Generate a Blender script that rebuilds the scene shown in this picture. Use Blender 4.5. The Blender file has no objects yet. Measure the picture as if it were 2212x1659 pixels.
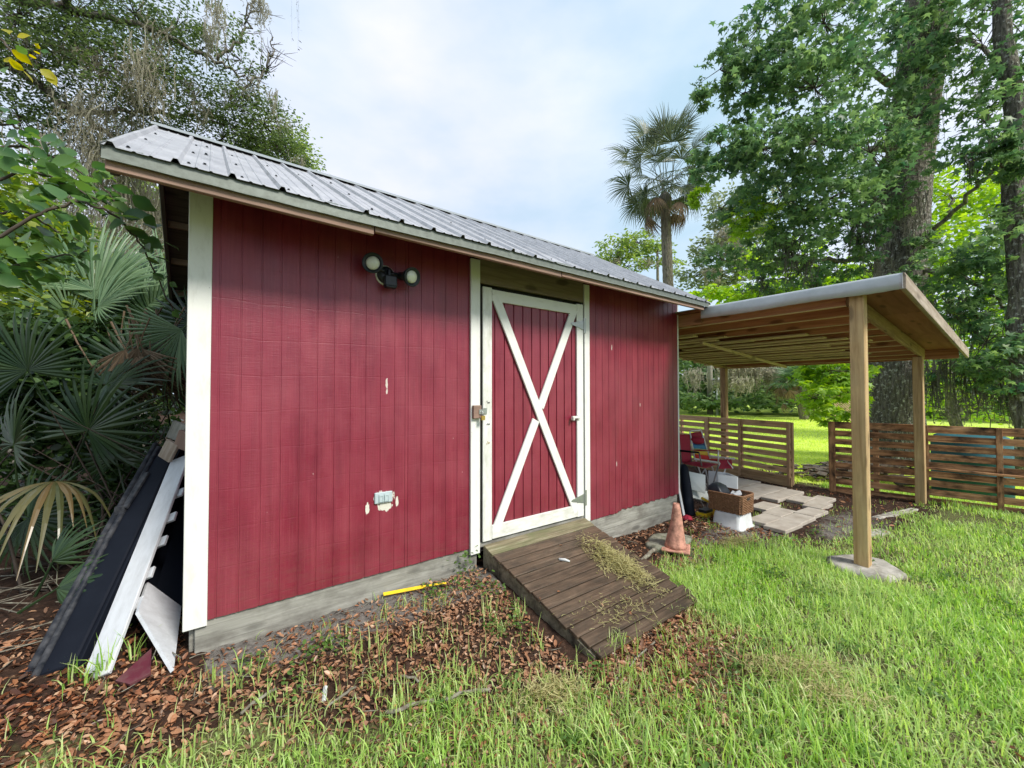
import bpy, math, random
import numpy as np
from mathutils import Matrix, Vector
R_ = random.Random(7)
rng = np.random.default_rng(11)
S = bpy.context.scene
COL = S.collection
rad = math.radians

# ------------------------------------------------------------------ camera
cam_d = bpy.data.cameras.new('camera'); cam = bpy.data.objects.new('camera', cam_d); COL.objects.link(cam)
CAM = Vector((0.0729, -2.8367, 1.7022))
yaw, pitch, roll = 0.9266, 0.0206, -0.001
fw = Vector((math.cos(yaw)*math.cos(pitch), math.sin(yaw)*math.cos(pitch), math.sin(pitch)))
r0 = Vector((math.sin(yaw), -math.cos(yaw), 0)); u0 = r0.cross(fw)
rr = r0*math.cos(roll)+u0*math.sin(roll); uu = -r0*math.sin(roll)+u0*math.cos(roll)
M = Matrix(((rr.x, uu.x, -fw.x, CAM.x), (rr.y, uu.y, -fw.y, CAM.y), (rr.z, uu.z, -fw.z, CAM.z), (0, 0, 0, 1)))
cam.matrix_world = M
cam_d.sensor_width = 36; cam_d.lens = 874.5/2212*36; cam_d.clip_start = 0.05; cam_d.clip_end = 2000
S.camera = cam

# ------------------------------------------------------------------ world
SUN_EL, SUN_AZ = rad(45), rad(-76)      # azimuth in the XY plane, measured from +X
w = bpy.data.worlds.new('World'); S.world = w; w.use_nodes = True
nt = w.node_tree; nt.nodes.clear()
def N(nt, t, **k):
    n = nt.nodes.new(t)
    for a, b in k.items(): setattr(n, a, b)
    return n
out = N(nt, 'ShaderNodeOutputWorld'); bg = N(nt, 'ShaderNodeBackground'); bg.inputs[1].default_value = 0.1
sky = N(nt, 'ShaderNodeTexSky', sky_type='NISHITA'); sky.sun_disc = False; sky.sun_elevation = SUN_EL; sky.sun_rotation = math.pi/2-SUN_AZ
tc = N(nt, 'ShaderNodeTexCoord'); mp = N(nt, 'ShaderNodeMapping'); mp.inputs['Scale'].default_value = (1, 1, 2.2); mp.inputs['Location'].default_value = (3.1, 1.7, .4)
nz = N(nt, 'ShaderNodeTexNoise'); nz.inputs['Scale'].default_value = 1.6; nz.inputs['Detail'].default_value = 6; nz.inputs['Roughness'].default_value = .5
nz2 = N(nt, 'ShaderNodeTexNoise'); nz2.inputs['Scale'].default_value = .9; nz2.inputs['Detail'].default_value = 3
cr = N(nt, 'ShaderNodeValToRGB'); e = cr.color_ramp.elements
e[0].position = .37; e[0].color = (3.9, 4.9, 5.7, 1); e[1].position = .58; e[1].color = (6.1, 6.25, 6.9, 1)
cr2 = N(nt, 'ShaderNodeValToRGB'); e = cr2.color_ramp.elements
e[0].position = .35; e[0].color = (.86, .96, 1.0, 1); e[1].position = .7; e[1].color = (1.0, .97, 1.02, 1)
mm = N(nt, 'ShaderNodeMix', data_type='RGBA', blend_type='MULTIPLY'); mm.inputs[0].default_value = 1
mx = N(nt, 'ShaderNodeMix', data_type='RGBA'); mx.inputs[0].default_value = .93
L = nt.links.new
L(tc.outputs['Generated'], mp.inputs[0]); L(mp.outputs[0], nz.inputs[0]); L(tc.outputs['Generated'], nz2.inputs[0])
L(nz.outputs[0], cr.inputs[0]); L(nz2.outputs[0], cr2.inputs[0]); L(cr.outputs[0], mm.inputs[6]); L(cr2.outputs[0], mm.inputs[7])
L(sky.outputs[0], mx.inputs[6]); L(mm.outputs[2], mx.inputs[7]); L(mx.outputs[2], bg.inputs[0]); L(bg.outputs[0], out.inputs[0])

sd = bpy.data.lights.new('sun', 'SUN'); sun = bpy.data.objects.new('sun', sd); COL.objects.link(sun)
sd.energy = 2.9; sd.angle = rad(15); sd.color = (1, .95, .86)
sv = Vector((math.cos(SUN_AZ)*math.cos(SUN_EL), math.sin(SUN_AZ)*math.cos(SUN_EL), math.sin(SUN_EL)))
sun.rotation_euler = sv.to_track_quat('Z', 'Y').to_euler()
S.view_settings.view_transform = 'Standard'; S.view_settings.look = 'None'
S.view_settings.exposure = 0.80; S.view_settings.gamma = 1; S.view_settings.use_curve_mapping = False
S.cycles.max_bounces = 7; S.cycles.diffuse_bounces = 4; S.cycles.transmission_bounces = 4; S.cycles.transparent_max_bounces = 6
S.cycles.use_denoising = True; S.cycles.use_adaptive_sampling = True; S.cycles.adaptive_threshold = .02

# ------------------------------------------------------------------ materials
def lin(c): return tuple(((x/255)/12.92 if x/255 <= .04045 else ((x/255+.055)/1.055)**2.4) for x in c)+(1,)
class Mat:
    """small helper round a node tree"""
    def __init__(s, name, rough=.8, spec=.3, metal=0):
        s.m = bpy.data.materials.new(name); s.m.use_nodes = True; s.t = s.m.node_tree; s.t.nodes.clear()
        s.o = s.n('ShaderNodeOutputMaterial'); s.b = s.n('ShaderNodeBsdfPrincipled'); s.l(s.b.outputs[0], s.o.inputs[0])
        s.b.inputs['Roughness'].default_value = rough; s.b.inputs['Metallic'].default_value = metal
        s.b.inputs['Specular IOR Level'].default_value = spec
        s.tc = s.n('ShaderNodeTexCoord'); s.oi = s.n('ShaderNodeObjectInfo')
    def n(s, t, **k): return N(s.t, t, **k)
    def l(s, a, b): s.t.links.new(a, b)
    def val(s, sock, v):
        if isinstance(v, (int, float)): sock.default_value = v
        elif isinstance(v, tuple): sock.default_value = v if len(v) == len(sock.default_value) else v+(1,)
        else: s.l(v, sock)
    def coord(s, scale=(1, 1, 1), which='Object', rand=0.0, loc=(0, 0, 0)):
        mp = s.n('ShaderNodeMapping'); mp.inputs['Scale'].default_value = scale; mp.inputs['Location'].default_value = loc
        s.l(s.tc.outputs[which], mp.inputs[0])
        if rand:
            a = s.n('ShaderNodeVectorMath', operation='SCALE'); c = s.n('ShaderNodeCombineXYZ')
            for i in range(3): s.l(s.oi.outputs['Random'], c.inputs[i])
            s.l(c.outputs[0], a.inputs[0]); a.inputs['Scale'].default_value = rand
            b = s.n('ShaderNodeVectorMath', operation='ADD'); s.l(mp.outputs[0], b.inputs[0]); s.l(a.outputs[0], b.inputs[1]); return b.outputs[0]
        return mp.outputs[0]
    def noise(s, vec, scale=5, detail=4, rough=.5, dist=0):
        n = s.n('ShaderNodeTexNoise'); s.l(vec, n.inputs['Vector'])
        n.inputs['Scale'].default_value = scale; n.inputs['Detail'].default_value = detail; n.inputs['Roughness'].default_value = rough; n.inputs['Distortion'].default_value = dist
        return n.outputs[0]
    def ramp(s, fac, stops):
        r = s.n('ShaderNodeValToRGB'); s.l(fac, r.inputs[0]); el = r.color_ramp.elements
        while len(el) < len(stops): el.new(.5)
        for i, (p, c) in enumerate(stops):
            el[i].position = p; el[i].color = c if isinstance(c, tuple) and len(c) == 4 else ((c,)*3+(1,) if isinstance(c, (int, float)) else tuple(c)+(1,))
        return r.outputs[0]
    def mix(s, f, a, b, blend='MIX'):
        m = s.n('ShaderNodeMix', data_type='RGBA', blend_type=blend)
        s.val(m.inputs[0], f); s.val(m.inputs[6], a); s.val(m.inputs[7], b); return m.outputs[2]
    def math(s, op, a, b=0):
        m = s.n('ShaderNodeMath', operation=op); s.val(m.inputs[0], a); s.val(m.inputs[1], b); return m.outputs[0]
    def color(s, c): s.val(s.b.inputs['Base Color'], c); return s
    def bump(s, h, strength=.3, dist=.01):
        b = s.n('ShaderNodeBump'); b.inputs['Strength'].default_value = strength; b.inputs['Distance'].default_value = dist
        s.l(h, b.inputs['Height']); s.l(b.outputs[0], s.b.inputs['Normal']); return s

def wood(name, c1, c2, c3=None, grain=1.0, rough=.8, knots=True, dirt=None, dirt_amt=.5, bump=.4):
    """boards have local X along the grain"""
    m = Mat(name, rough)
    v = m.coord((1.2*grain, 22*grain, 22*grain), rand=37.0)
    g = m.noise(v, 2.0, 5, .6, .6)
    col = m.ramp(g, [(.3, c1), (.55, c2), (.8, c3 or c2)])
    if knots:
        vv = m.coord((2.6, 8, 8), rand=17.0); vo = m.n('ShaderNodeTexVoronoi'); m.l(vv, vo.inputs['Vector']); vo.inputs['Scale'].default_value = 1.0
        k = m.ramp(vo.outputs['Distance'], [(.0, 1.0), (.14, .85), (.24, 0.0)])
        col = m.mix(m.math('MULTIPLY', k, .75), col, tuple(x*.35 for x in c1[:3])+(1,))
    if dirt:
        d = m.noise(m.coord((1.5, 3, 3), rand=5.0), 2.6, 5, .65)
        col = m.mix(m.math('MULTIPLY', m.ramp(d, [(.42, 0.0), (.68, 1.0)]), dirt_amt), col, dirt)
    rnd = m.math('MULTIPLY_ADD', m.oi.outputs['Random'], .28); m.t.nodes[-1].inputs[2].default_value = .86
    hs = m.n('ShaderNodeHueSaturation'); m.l(rnd, hs.inputs['Value']); m.l(col, hs.inputs['Color'])
    m.color(hs.outputs[0]); m.bump(g, bump, .004)
    return m.m

def leafmat(name, cols, trans=.35, rough=.45, tcol=None, spec=.4):
    """colour per leaf from Random Per Island; light passes through the blade"""
    m = Mat(name, rough, spec); geo = m.n('ShaderNodeNewGeometry')
    n = len(cols); col = m.ramp(m.math('FRACT', m.math('ADD', geo.outputs['Random Per Island'], m.oi.outputs['Random'])), [(i/(n-1) if n > 1 else 0, c) for i, c in enumerate(cols)])
    nz = m.noise(m.coord((1, 1, 1)), .9, 2, .5)
    col = m.mix(m.ramp(nz, [(.35, 0.0), (.7, .45)]), col, cols[-1])
    m.color(col)
    t = m.n('ShaderNodeBsdfTranslucent'); hs = m.n('ShaderNodeHueSaturation'); hs.inputs['Hue'].default_value = .485; hs.inputs['Saturation'].default_value = 1.15; hs.inputs['Value'].default_value = 1.9
    m.l(col, hs.inputs['Color']); m.l(hs.outputs[0], t.inputs[0])
    mx = m.n('ShaderNodeMixShader'); mx.inputs[0].default_value = trans
    m.l(m.b.outputs[0], mx.inputs[1]); m.l(t.outputs[0], mx.inputs[2]); m.l(mx.outputs[0], m.o.inputs[0])
    return m.m

def plain(name, c, rough=.7, metal=0, spec=.4, dirt=None, amt=.4, dscale=9, bump=0):
    m = Mat(name, rough, spec, metal)
    n1 = m.noise(m.coord((1, 1, 1), rand=9.0), dscale, 6, .65)
    col = m.mix(m.math('MULTIPLY', m.ramp(n1, [(.4, 0.0), (.7, 1.0)]), amt), c, dirt or tuple(x*.5 for x in c[:3])+(1,))
    m.color(col)
    if bump: m.bump(n1, bump, .01)
    return m.m

def siding_mat():
    m = Mat('red_painted_plywood', .45, .55)
    o = m.tc.outputs['Object']; sx = m.n('ShaderNodeSeparateXYZ'); m.l(o, sx.inputs[0])
    base = m.ramp(m.noise(m.coord((6, 6, 1.0)), 1.7, 5, .6), [(.3, (.140, .008, .024, 1)), (.55, (.190, .013, .033, 1)), (.8, (.240, .027, .048, 1))])
    # sawn lines across the sheet: irregular levels
    cell = m.math('FLOOR', m.math('MULTIPLY', sx.outputs[0], 9.84))
    jig = m.math('SINE', m.math('MULTIPLY', cell, 12.9))
    zz = m.math('ADD', m.math('MULTIPLY', sx.outputs[2], 4.6), m.math('MULTIPLY', jig, .03))
    zz = m.math('ADD', zz, m.math('MULTIPLY', m.noise(m.coord((1.3, 1, .7)), 1.5, 2, .5), .35))
    fr = m.math('ABSOLUTE', m.math('SUBTRACT', m.math('FRACT', zz), .5))
    line = m.ramp(fr, [(.0, 1.0), (.028, 0.0)])
    fine = m.noise(m.coord((9, 9, 160)), 1, 3, .6)
    vert = m.noise(m.coord((150, 90, 2.5)), 1, 4, .6)
    patch = m.noise(m.coord((1.0, 1, 1.0)), 3.4, 5, .6)
    col = m.mix(m.math('MULTIPLY', line, .10), base, (.15, .007, .018, 1))
    col = m.mix(m.ramp(patch, [(.45, 0.0), (.75, .30)]), col, (.32, .06, .08, 1))
    col = m.mix(m.ramp(vert, [(.48, 0.0), (.8, .28)]), col, (.34, .08, .10, 1))
    # specks where the paint flaked
    sp = m.noise(m.coord((30, 30, 9)), 1.6, 2, .5)
    col = m.mix(m.ramp(sp, [(.795, 0.0), (.81, .85)]), col, (.6, .42, .4, 1))
    # bare white patches round the outlet and up the wall
    def patchmask(cx, cz, rx, rz):
        a = m.math('POWER', m.math('DIVIDE', m.math('SUBTRACT', sx.outputs[0], cx), rx), 2.0)
        b = m.math('POWER', m.math('DIVIDE', m.math('SUBTRACT', sx.outputs[2], cz), rz), 2.0)
        d = m.math('SQRT', m.math('ADD', a, b)); nn = m.math('MULTIPLY', m.math('SUBTRACT', m.noise(m.coord((60, 60, 26)), 1, 3, .6), .5), 1.8)
        return m.math('LESS_THAN', m.math('ADD', d, nn), 1.0)
    for a in ((1.080, .905, .050, .032), (.955, .905, .012, .042), (1.163, .925, .011, .035), (1.083, 1.765, .008, .035), (1.085, 1.71, .006, .02), (1.065, .962, .070, .047),
              (3.53, 2.18, .006, .03), (4.02, 1.56, .004, .02), (3.60, .93, .004, .03)):
        col = m.mix(patchmask(*a), col, (.62, .6, .53, 1))
    low = m.n('ShaderNodeMapRange'); m.l(sx.outputs[2], low.inputs[0]); low.inputs[1].default_value = .44; low.inputs[2].default_value = .85; low.inputs[3].default_value = 1; low.inputs[4].default_value = 0
    mud = m.noise(m.coord((3, 3, 14)), 3, 5, .7); col = m.mix(m.math('MULTIPLY', m.math('MULTIPLY', low.outputs[0], m.ramp(mud, [(.4, 0.0), (.7, 1.0)])), .55), col, (.16, .055, .05, 1))
    streak = m.noise(m.coord((22, 22, .8)), 1, 4, .6); col = m.mix(m.ramp(streak, [(.56, 0.0), (.75, .35)]), col, (.12, .012, .022, 1))
    fade = m.noise(m.coord((.8, 1, .9), loc=(3, 1, 7)), 1.6, 3, .5); col = m.mix(m.ramp(fade, [(.4, 0.0), (.7, .35)]), col, (.29, .055, .08, 1))
    m.color(col)
    h = m.math('ADD', m.math('MULTIPLY', fine, .6), m.math('ADD', m.math('MULTIPLY', vert, .6), m.math('MULTIPLY', line, -.25)))
    m.bump(h, .45, .004)
    m.l(m.ramp(patch, [(.3, .30), (.7, .48)]), m.b.inputs['Roughness'])
    return m.m

def white_paint(name, base=(.70, .70, .67, 1), dirt=(.33, .32, .26, 1), amt=.35, lo=.52):
    m = Mat(name, .55, .35)
    a = m.noise(m.coord((2, 30, 30), rand=13.0), 1.5, 5, .6)
    b = m.noise(m.coord((3, 9, 9), rand=3.0), 2.3, 6, .7)
    c = m.noise(m.coord((14, 40, 40), rand=8.0), 2.0, 3, .6)
    col = m.mix(m.math('MULTIPLY', m.ramp(b, [(lo, 0.0), (.78, 1.0)]), amt), base, dirt)
    col = m.mix(m.ramp(c, [(.74, 0.0), (.77, .8)]), col, (.16, .14, .11, 1))
    m.color(col); m.bump(a, .25, .003); return m.m

MT = {}
MT['siding'] = siding_mat()
MT['door_red'] = (lambda: MT['siding'].copy())()
MT['white'] = white_paint('white_trim_paint')
MT['white_worn'] = white_paint('worn_white_paint', amt=.75, lo=.42, dirt=(.36, .36, .27, 1))
MT['white_board'] = white_paint('dirty_white_board', base=(.55, .57, .6, 1), amt=.45, lo=.4, dirt=(.25, .25, .25, 1))
MT['grey_wood'] = wood('weathered_grey_wood', (.20, .195, .17, 1), (.31, .305, .27, 1), (.40, .39, .35, 1), dirt=(.11, .10, .085, 1), dirt_amt=.8)
MT['fascia'] = wood('pinkish_brown_fascia_wood', (.20, .125, .095, 1), (.28, .18, .14, 1), (.36, .25, .20, 1), knots=False, grain=.8, dirt=(.20, .15, .12, 1), dirt_amt=.4)
MT['header'] = wood('old_brown_header_wood', (.17, .125, .085, 1), (.24, .18, .13, 1), (.27, .21, .16, 1))
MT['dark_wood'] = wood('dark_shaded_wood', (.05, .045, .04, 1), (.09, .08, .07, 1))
MT['ramp'] = wood('wet_dark_ramp_wood', (.052, .035, .023, 1), (.115, .080, .054, 1), (.20, .15, .105, 1), dirt=(.030, .026, .02, 1), dirt_amt=.7, rough=.45, knots=False, bump=.8)
MT['ramp_top'] = wood('mossy_ramp_wood', (.09, .075, .045, 1), (.19, .16, .10, 1), (.38, .36, .26, 1), dirt=(.10, .12, .05, 1), dirt_amt=.6, knots=False, bump=.6)
MT['ramp_side'] = wood('worn_ramp_side_wood', (.10, .085, .055, 1), (.20, .175, .125, 1), (.24, .21, .15, 1), dirt=(.03, .024, .018, 1), dirt_amt=1.0, knots=False)
MT['pine'] = wood('new_treated_pine', (.30, .18, .08, 1), (.50, .345, .17, 1), (.58, .44, .25, 1), grain=.7, bump=.25, dirt=(.30, .22, .13, 1), dirt_amt=.4)
MT['pine_old'] = wood('brown_treated_pine', (.23, .135, .065, 1), (.38, .25, .13, 1), (.48, .34, .19, 1), grain=.6, bump=.2, dirt=(.16, .10, .06, 1), dirt_amt=.5)
MT['rafter'] = wood('reddish_rafter_wood', (.32, .135, .07, 1), (.50, .25, .135, 1), (.58, .33, .19, 1), grain=.5, bump=.2)
MT['rafter_pale'] = wood('pale_stored_lumber_and_lit_edges', (.46, .35, .19, 1), (.58, .46, .27, 1), (.64, .54, .33, 1), grain=.5, bump=.2)
MT['deck'] = wood('brown_plywood_roof_deck', (.20, .075, .038, 1), (.27, .11, .06, 1), (.33, .15, .085, 1), grain=.3, bump=.2)
MT['rake'] = wood('weathered_rake_board', (.26, .20, .15, 1), (.40, .33, .27, 1), (.48, .42, .36, 1), grain=.8, dirt=(.16, .11, .08, 1), dirt_amt=.5)
MT['fence'] = wood('brown_fence_slat', (.38, .22, .12, 1), (.56, .36, .20, 1), (.64, .45, .28, 1), grain=.6, dirt=(.23, .15, .10, 1), dirt_amt=.5)
MT['fence_dark'] = wood('stained_dark_fence_slat', (.20, .08, .035, 1), (.50, .26, .125, 1), (.68, .42, .24, 1), grain=.6, dirt=(.03, .018, .012, 1), dirt_amt=1.0)
MT['lattice'] = wood('tan_lattice_wood', (.42, .30, .17, 1), (.52, .38, .24, 1))
MT['pole'] = wood('grey_utility_pole_wood', (.30, .27, .23, 1), (.40, .37, .32, 1), grain=.3)
MT['galv'] = plain('galvanised_steel', (.42, .44, .43, 1), .42, .75, dirt=(.30, .33, .28, 1), amt=.5, dscale=14)
MT['galv_dull'] = plain('dull_galvanised_drip_edge', (.165, .185, .165, 1), .5, .35, dirt=(.09, .10, .085, 1), amt=.7, dscale=26)
MT['silver'] = plain('white_silver_roof_coating', (.46, .49, .51, 1), .4, .2, dirt=(.33, .36, .37, 1), amt=.5, dscale=7, bump=.12)
MT['black_plastic'] = plain('black_plastic', (.012, .016, .022, 1), .4, dirt=(.03, .035, .04, 1))
MT['navy'] = plain('faded_black_vinyl', (.006, .008, .014, 1), .7, spec=.12, dirt=(.012, .015, .024, 1), dscale=5)
MT['tube'] = plain('scuffed_black_tube', (.012, .015, .022, 1), .6, spec=.2, dirt=(.22, .22, .23, 1), amt=.3, dscale=16)
MT['lens'] = plain('frosted_lamp_glass', (.70, .72, .64, 1), .15, spec=.6, dirt=(.5, .52, .42, 1), dscale=12)
MT['brass'] = plain('brass', (.62, .42, .13, 1), .3, .8)
MT['chrome'] = plain('steel_shackle', (.6, .6, .6, 1), .25, .9)
MT['outlet'] = plain('grey_outlet_plastic', (.42, .50, .52, 1), .5, dirt=(.3, .36, .37, 1), amt=.3)
MT['dark_hole'] = plain('dark_slot', (.02, .02, .02, 1), .8)
MT['concrete'] = plain('concrete', (.40, .38, .34, 1), .9, dirt=(.15, .14, .11, 1), amt=1.0, dscale=9, bump=.7)
MT['mossy_concrete'] = plain('mossy_concrete', (.24, .24, .19, 1), .95, dirt=(.07, .075, .045, 1), amt=1.0, dscale=14, bump=.8)
MT['paver'] = plain('pale_concrete_paver', (.42, .38, .33, 1), .9, dirt=(.24, .20, .16, 1), amt=.7, dscale=5, bump=.3)
MT['cone'] = plain('faded_orange_cone', (.55, .27, .20, 1), .8, dirt=(.20, .10, .07, 1), amt=1.0, dscale=24, bump=.8)
MT['tub'] = plain('white_plastic_tub', (.55, .57, .58, 1), .35, dirt=(.36, .35, .31, 1), amt=.45)
MT['white_panel'] = plain('white_laminate', (.72, .74, .76, 1), .4, dirt=(.55, .56, .56, 1), amt=.3)
MT['grey_panel'] = plain('grey_white_board', (.50, .53, .52, 1), .6, dirt=(.38, .41, .38, 1), amt=.5, dscale=5)
MT['yellow'] = plain('yellow_plastic', (.75, .52, .02, 1), .4, dirt=(.5, .33, .03, 1), amt=.5)
MT['red_cloth'] = plain('red_polyester', (.30, .012, .035, 1), .75, dirt=(.17, .008, .022, 1), dscale=6)
MT['red_bright'] = plain('bright_red_cloth', (.52, .02, .02, 1), .7)
MT['blue_cloth'] = plain('blue_cloth', (.05, .20, .34, 1), .7)
MT['navy_cloth'] = plain('navy_cloth', (.03, .06, .20, 1), .7)
MT['yellow_cloth'] = plain('yellow_cloth', (.65, .42, .04, 1), .7)
MT['green_cloth'] = plain('pale_green_cloth', (.35, .44, .16, 1), .7)
MT['alu'] = plain('white_aluminium_tube', (.66, .65, .62, 1), .35, .2)
MT['grey_tube'] = plain('grey_steel_tube', (.20, .19, .19, 1), .4, .5)
MT['blue_tank'] = plain('teal_plastic_drum', (.03, .12, .14, 1), .6, spec=.2, dirt=(.02, .06, .07, 1))
MT['red_panel'] = plain('dark_red_board', (.10, .012, .025, 1), .6, dirt=(.2, .17, .14, 1), amt=.5)
MT['stick'] = plain('lichened_stick_bark', (.13, .11, .085, 1), .95, dirt=(.34, .34, .27, 1), amt=.7, dscale=30, bump=.9)
MT['twig'] = plain('brown_twig_bark', (.06, .045, .035, 1), .85, dirt=(.12, .10, .08, 1))
def bark(name, c1, c2, lich, amt=.5, sc=1):
    m = Mat(name, .95)
    g = m.noise(m.coord((26*sc, 26*sc, 4.5*sc)), 1, 5, .65, .4)
    vo = m.n('ShaderNodeTexVoronoi'); m.l(m.coord((22*sc, 22*sc, 9*sc)), vo.inputs['Vector']); vo.inputs['Scale'].default_value = 1
    col = m.ramp(g, [(.35, c1), (.6, c2)])
    l_ = m.noise(m.coord((1, 1, 1)), 13, 4, .7)
    col = m.mix(m.math('MULTIPLY', m.ramp(l_, [(.55, 0.0), (.66, 1.0)]), amt), col, lich)
    m.color(col); m.bump(m.math('ADD', g, m.math('MULTIPLY', vo.outputs['Distance'], .8)), .9, .05); return m.m
MT['bark'] = bark('furrowed_grey_bark', (.045, .04, .034, 1), (.17, .155, .13, 1), (.50, .51, .47, 1), .85)
MT['bark_far'] = bark('grey_mossy_bark', (.08, .072, .06, 1), (.20, .185, .155, 1), (.30, .31, .26, 1), .5, .5)
MT['palm_bark'] = bark('ringed_palm_bark', (.13, .11, .085, 1), (.26, .23, .18, 1), (.24, .27, .12, 1), .6, .8)
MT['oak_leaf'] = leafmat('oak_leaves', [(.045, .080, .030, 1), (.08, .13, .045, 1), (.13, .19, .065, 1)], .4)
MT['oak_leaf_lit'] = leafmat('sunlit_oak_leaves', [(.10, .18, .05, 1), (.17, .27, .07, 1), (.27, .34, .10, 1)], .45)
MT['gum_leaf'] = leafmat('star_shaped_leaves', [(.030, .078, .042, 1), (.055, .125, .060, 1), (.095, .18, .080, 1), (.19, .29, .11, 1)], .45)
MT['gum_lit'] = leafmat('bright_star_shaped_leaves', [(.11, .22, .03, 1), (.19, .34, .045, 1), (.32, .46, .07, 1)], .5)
MT['far_leaf'] = leafmat('far_leaves', [(0.056, 0.119, 0.042, 1), (0.098, 0.182, 0.063, 1), (0.168, 0.252, 0.084, 1)], .35)
MT['far_pale'] = leafmat('pale_mossy_far_leaves', [(0.117, 0.156, 0.078, 1), (0.182, 0.234, 0.117, 1), (0.247, 0.286, 0.156, 1)], .35)
MT['vine_leaf'] = leafmat('yellow_green_vine_leaves', [(.05, .11, .025, 1), (.09, .17, .03, 1), (.14, .23, .035, 1), (.30, .34, .05, 1)], .4)
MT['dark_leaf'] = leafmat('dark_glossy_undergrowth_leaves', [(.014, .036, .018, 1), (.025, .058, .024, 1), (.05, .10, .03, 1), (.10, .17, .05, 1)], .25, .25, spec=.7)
MT['near_leaf'] = leafmat('near_branch_leaves', [(0.038, 0.105, 0.038, 1), (0.068, 0.158, 0.045, 1), (0.135, 0.240, 0.053, 1)], .4, .32)
MT['yellow_leaf'] = leafmat('yellowing_grape_leaves', [(0.300, 0.300, 0.020, 1), (0.420, 0.380, 0.030, 1)], .5)
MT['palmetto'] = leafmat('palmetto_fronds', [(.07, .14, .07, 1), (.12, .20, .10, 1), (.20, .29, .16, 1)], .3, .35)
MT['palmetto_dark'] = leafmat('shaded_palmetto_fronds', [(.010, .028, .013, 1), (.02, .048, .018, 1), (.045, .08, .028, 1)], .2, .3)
MT['palmetto_old'] = leafmat('spotted_old_palmetto_frond', [(0.050, 0.070, 0.025, 1), (0.120, 0.120, 0.050, 1), (0.160, 0.110, 0.050, 1)], .25, .3)
MT['frond_dead'] = leafmat('dead_brown_fronds', [(.06, .038, .022, 1), (.14, .092, .055, 1), (.24, .17, .11, 1)], .2, .7)
MT['palm_leaf'] = leafmat('cabbage_palm_fronds', [(.035, .06, .035, 1), (.07, .105, .055, 1), (.14, .16, .09, 1)], .25, .4)
MT['moss'] = leafmat('spanish_moss', [(.17, .165, .12, 1), (.26, .25, .19, 1), (.36, .34, .27, 1)], .35, .95, spec=.05)
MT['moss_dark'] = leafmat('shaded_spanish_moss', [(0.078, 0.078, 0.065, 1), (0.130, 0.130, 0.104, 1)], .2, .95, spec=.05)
MT['moss_green'] = leafmat('fallen_yellow_green_moss', [(.22, .21, .08, 1), (.36, .34, .15, 1), (.48, .45, .24, 1)], .3, .95, spec=.05)
MT['grass'] = leafmat('lawn_grass', [(.10, .23, .035, 1), (.19, .38, .055, 1), (.30, .52, .085, 1), (.43, .61, .15, 1), (.53, .60, .30, 1)], .42, .42)
MT['grass_dry'] = leafmat('dry_grass', [(.22, .17, .10, 1), (.38, .32, .19, 1), (.52, .47, .30, 1)], .25, .8)
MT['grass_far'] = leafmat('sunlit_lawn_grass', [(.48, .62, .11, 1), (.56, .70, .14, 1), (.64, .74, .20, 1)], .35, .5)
MT['litter'] = leafmat('fallen_brown_oak_leaves', [(.035, .013, .008, 1), (.10, .033, .016, 1), (.23, .075, .030, 1), (.33, .13, .055, 1), (.45, .29, .18, 1)], .10, .38)
MT['weed'] = leafmat('low_green_weeds', [(0.060, 0.130, 0.030, 1), (0.110, 0.200, 0.040, 1)], .35)

def roof_mat():
    m = Mat('weathered_galvanised_roofing', .38, .5, .35)
    s1 = m.noise(m.coord((2.2, 2.2, 2.2)), 2.4, 7, .72); s2 = m.noise(m.coord((14, 5, 5)), 2.0, 6, .7)
    col = m.ramp(s1, [(.3, (.31, .31, .33, 1)), (.52, (.41, .41, .43, 1)), (.75, (.50, .50, .52, 1))])
    col = m.mix(m.ramp(s2, [(.52, 0.0), (.70, .35)]), col, (.26, .255, .25, 1))
    col = m.mix(m.ramp(m.noise(m.coord((1, 1, 1)), 30, 3, .6), [(.68, 0.0), (.72, .7)]), col, (.07, .06, .05, 1))
    m.color(col); m.l(m.ramp(s1, [(.3, .32), (.7, .5)]), m.b.inputs['Roughness']); m.bump(s1, .08, .02); return m.m
MT['roof'] = roof_mat()

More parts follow.
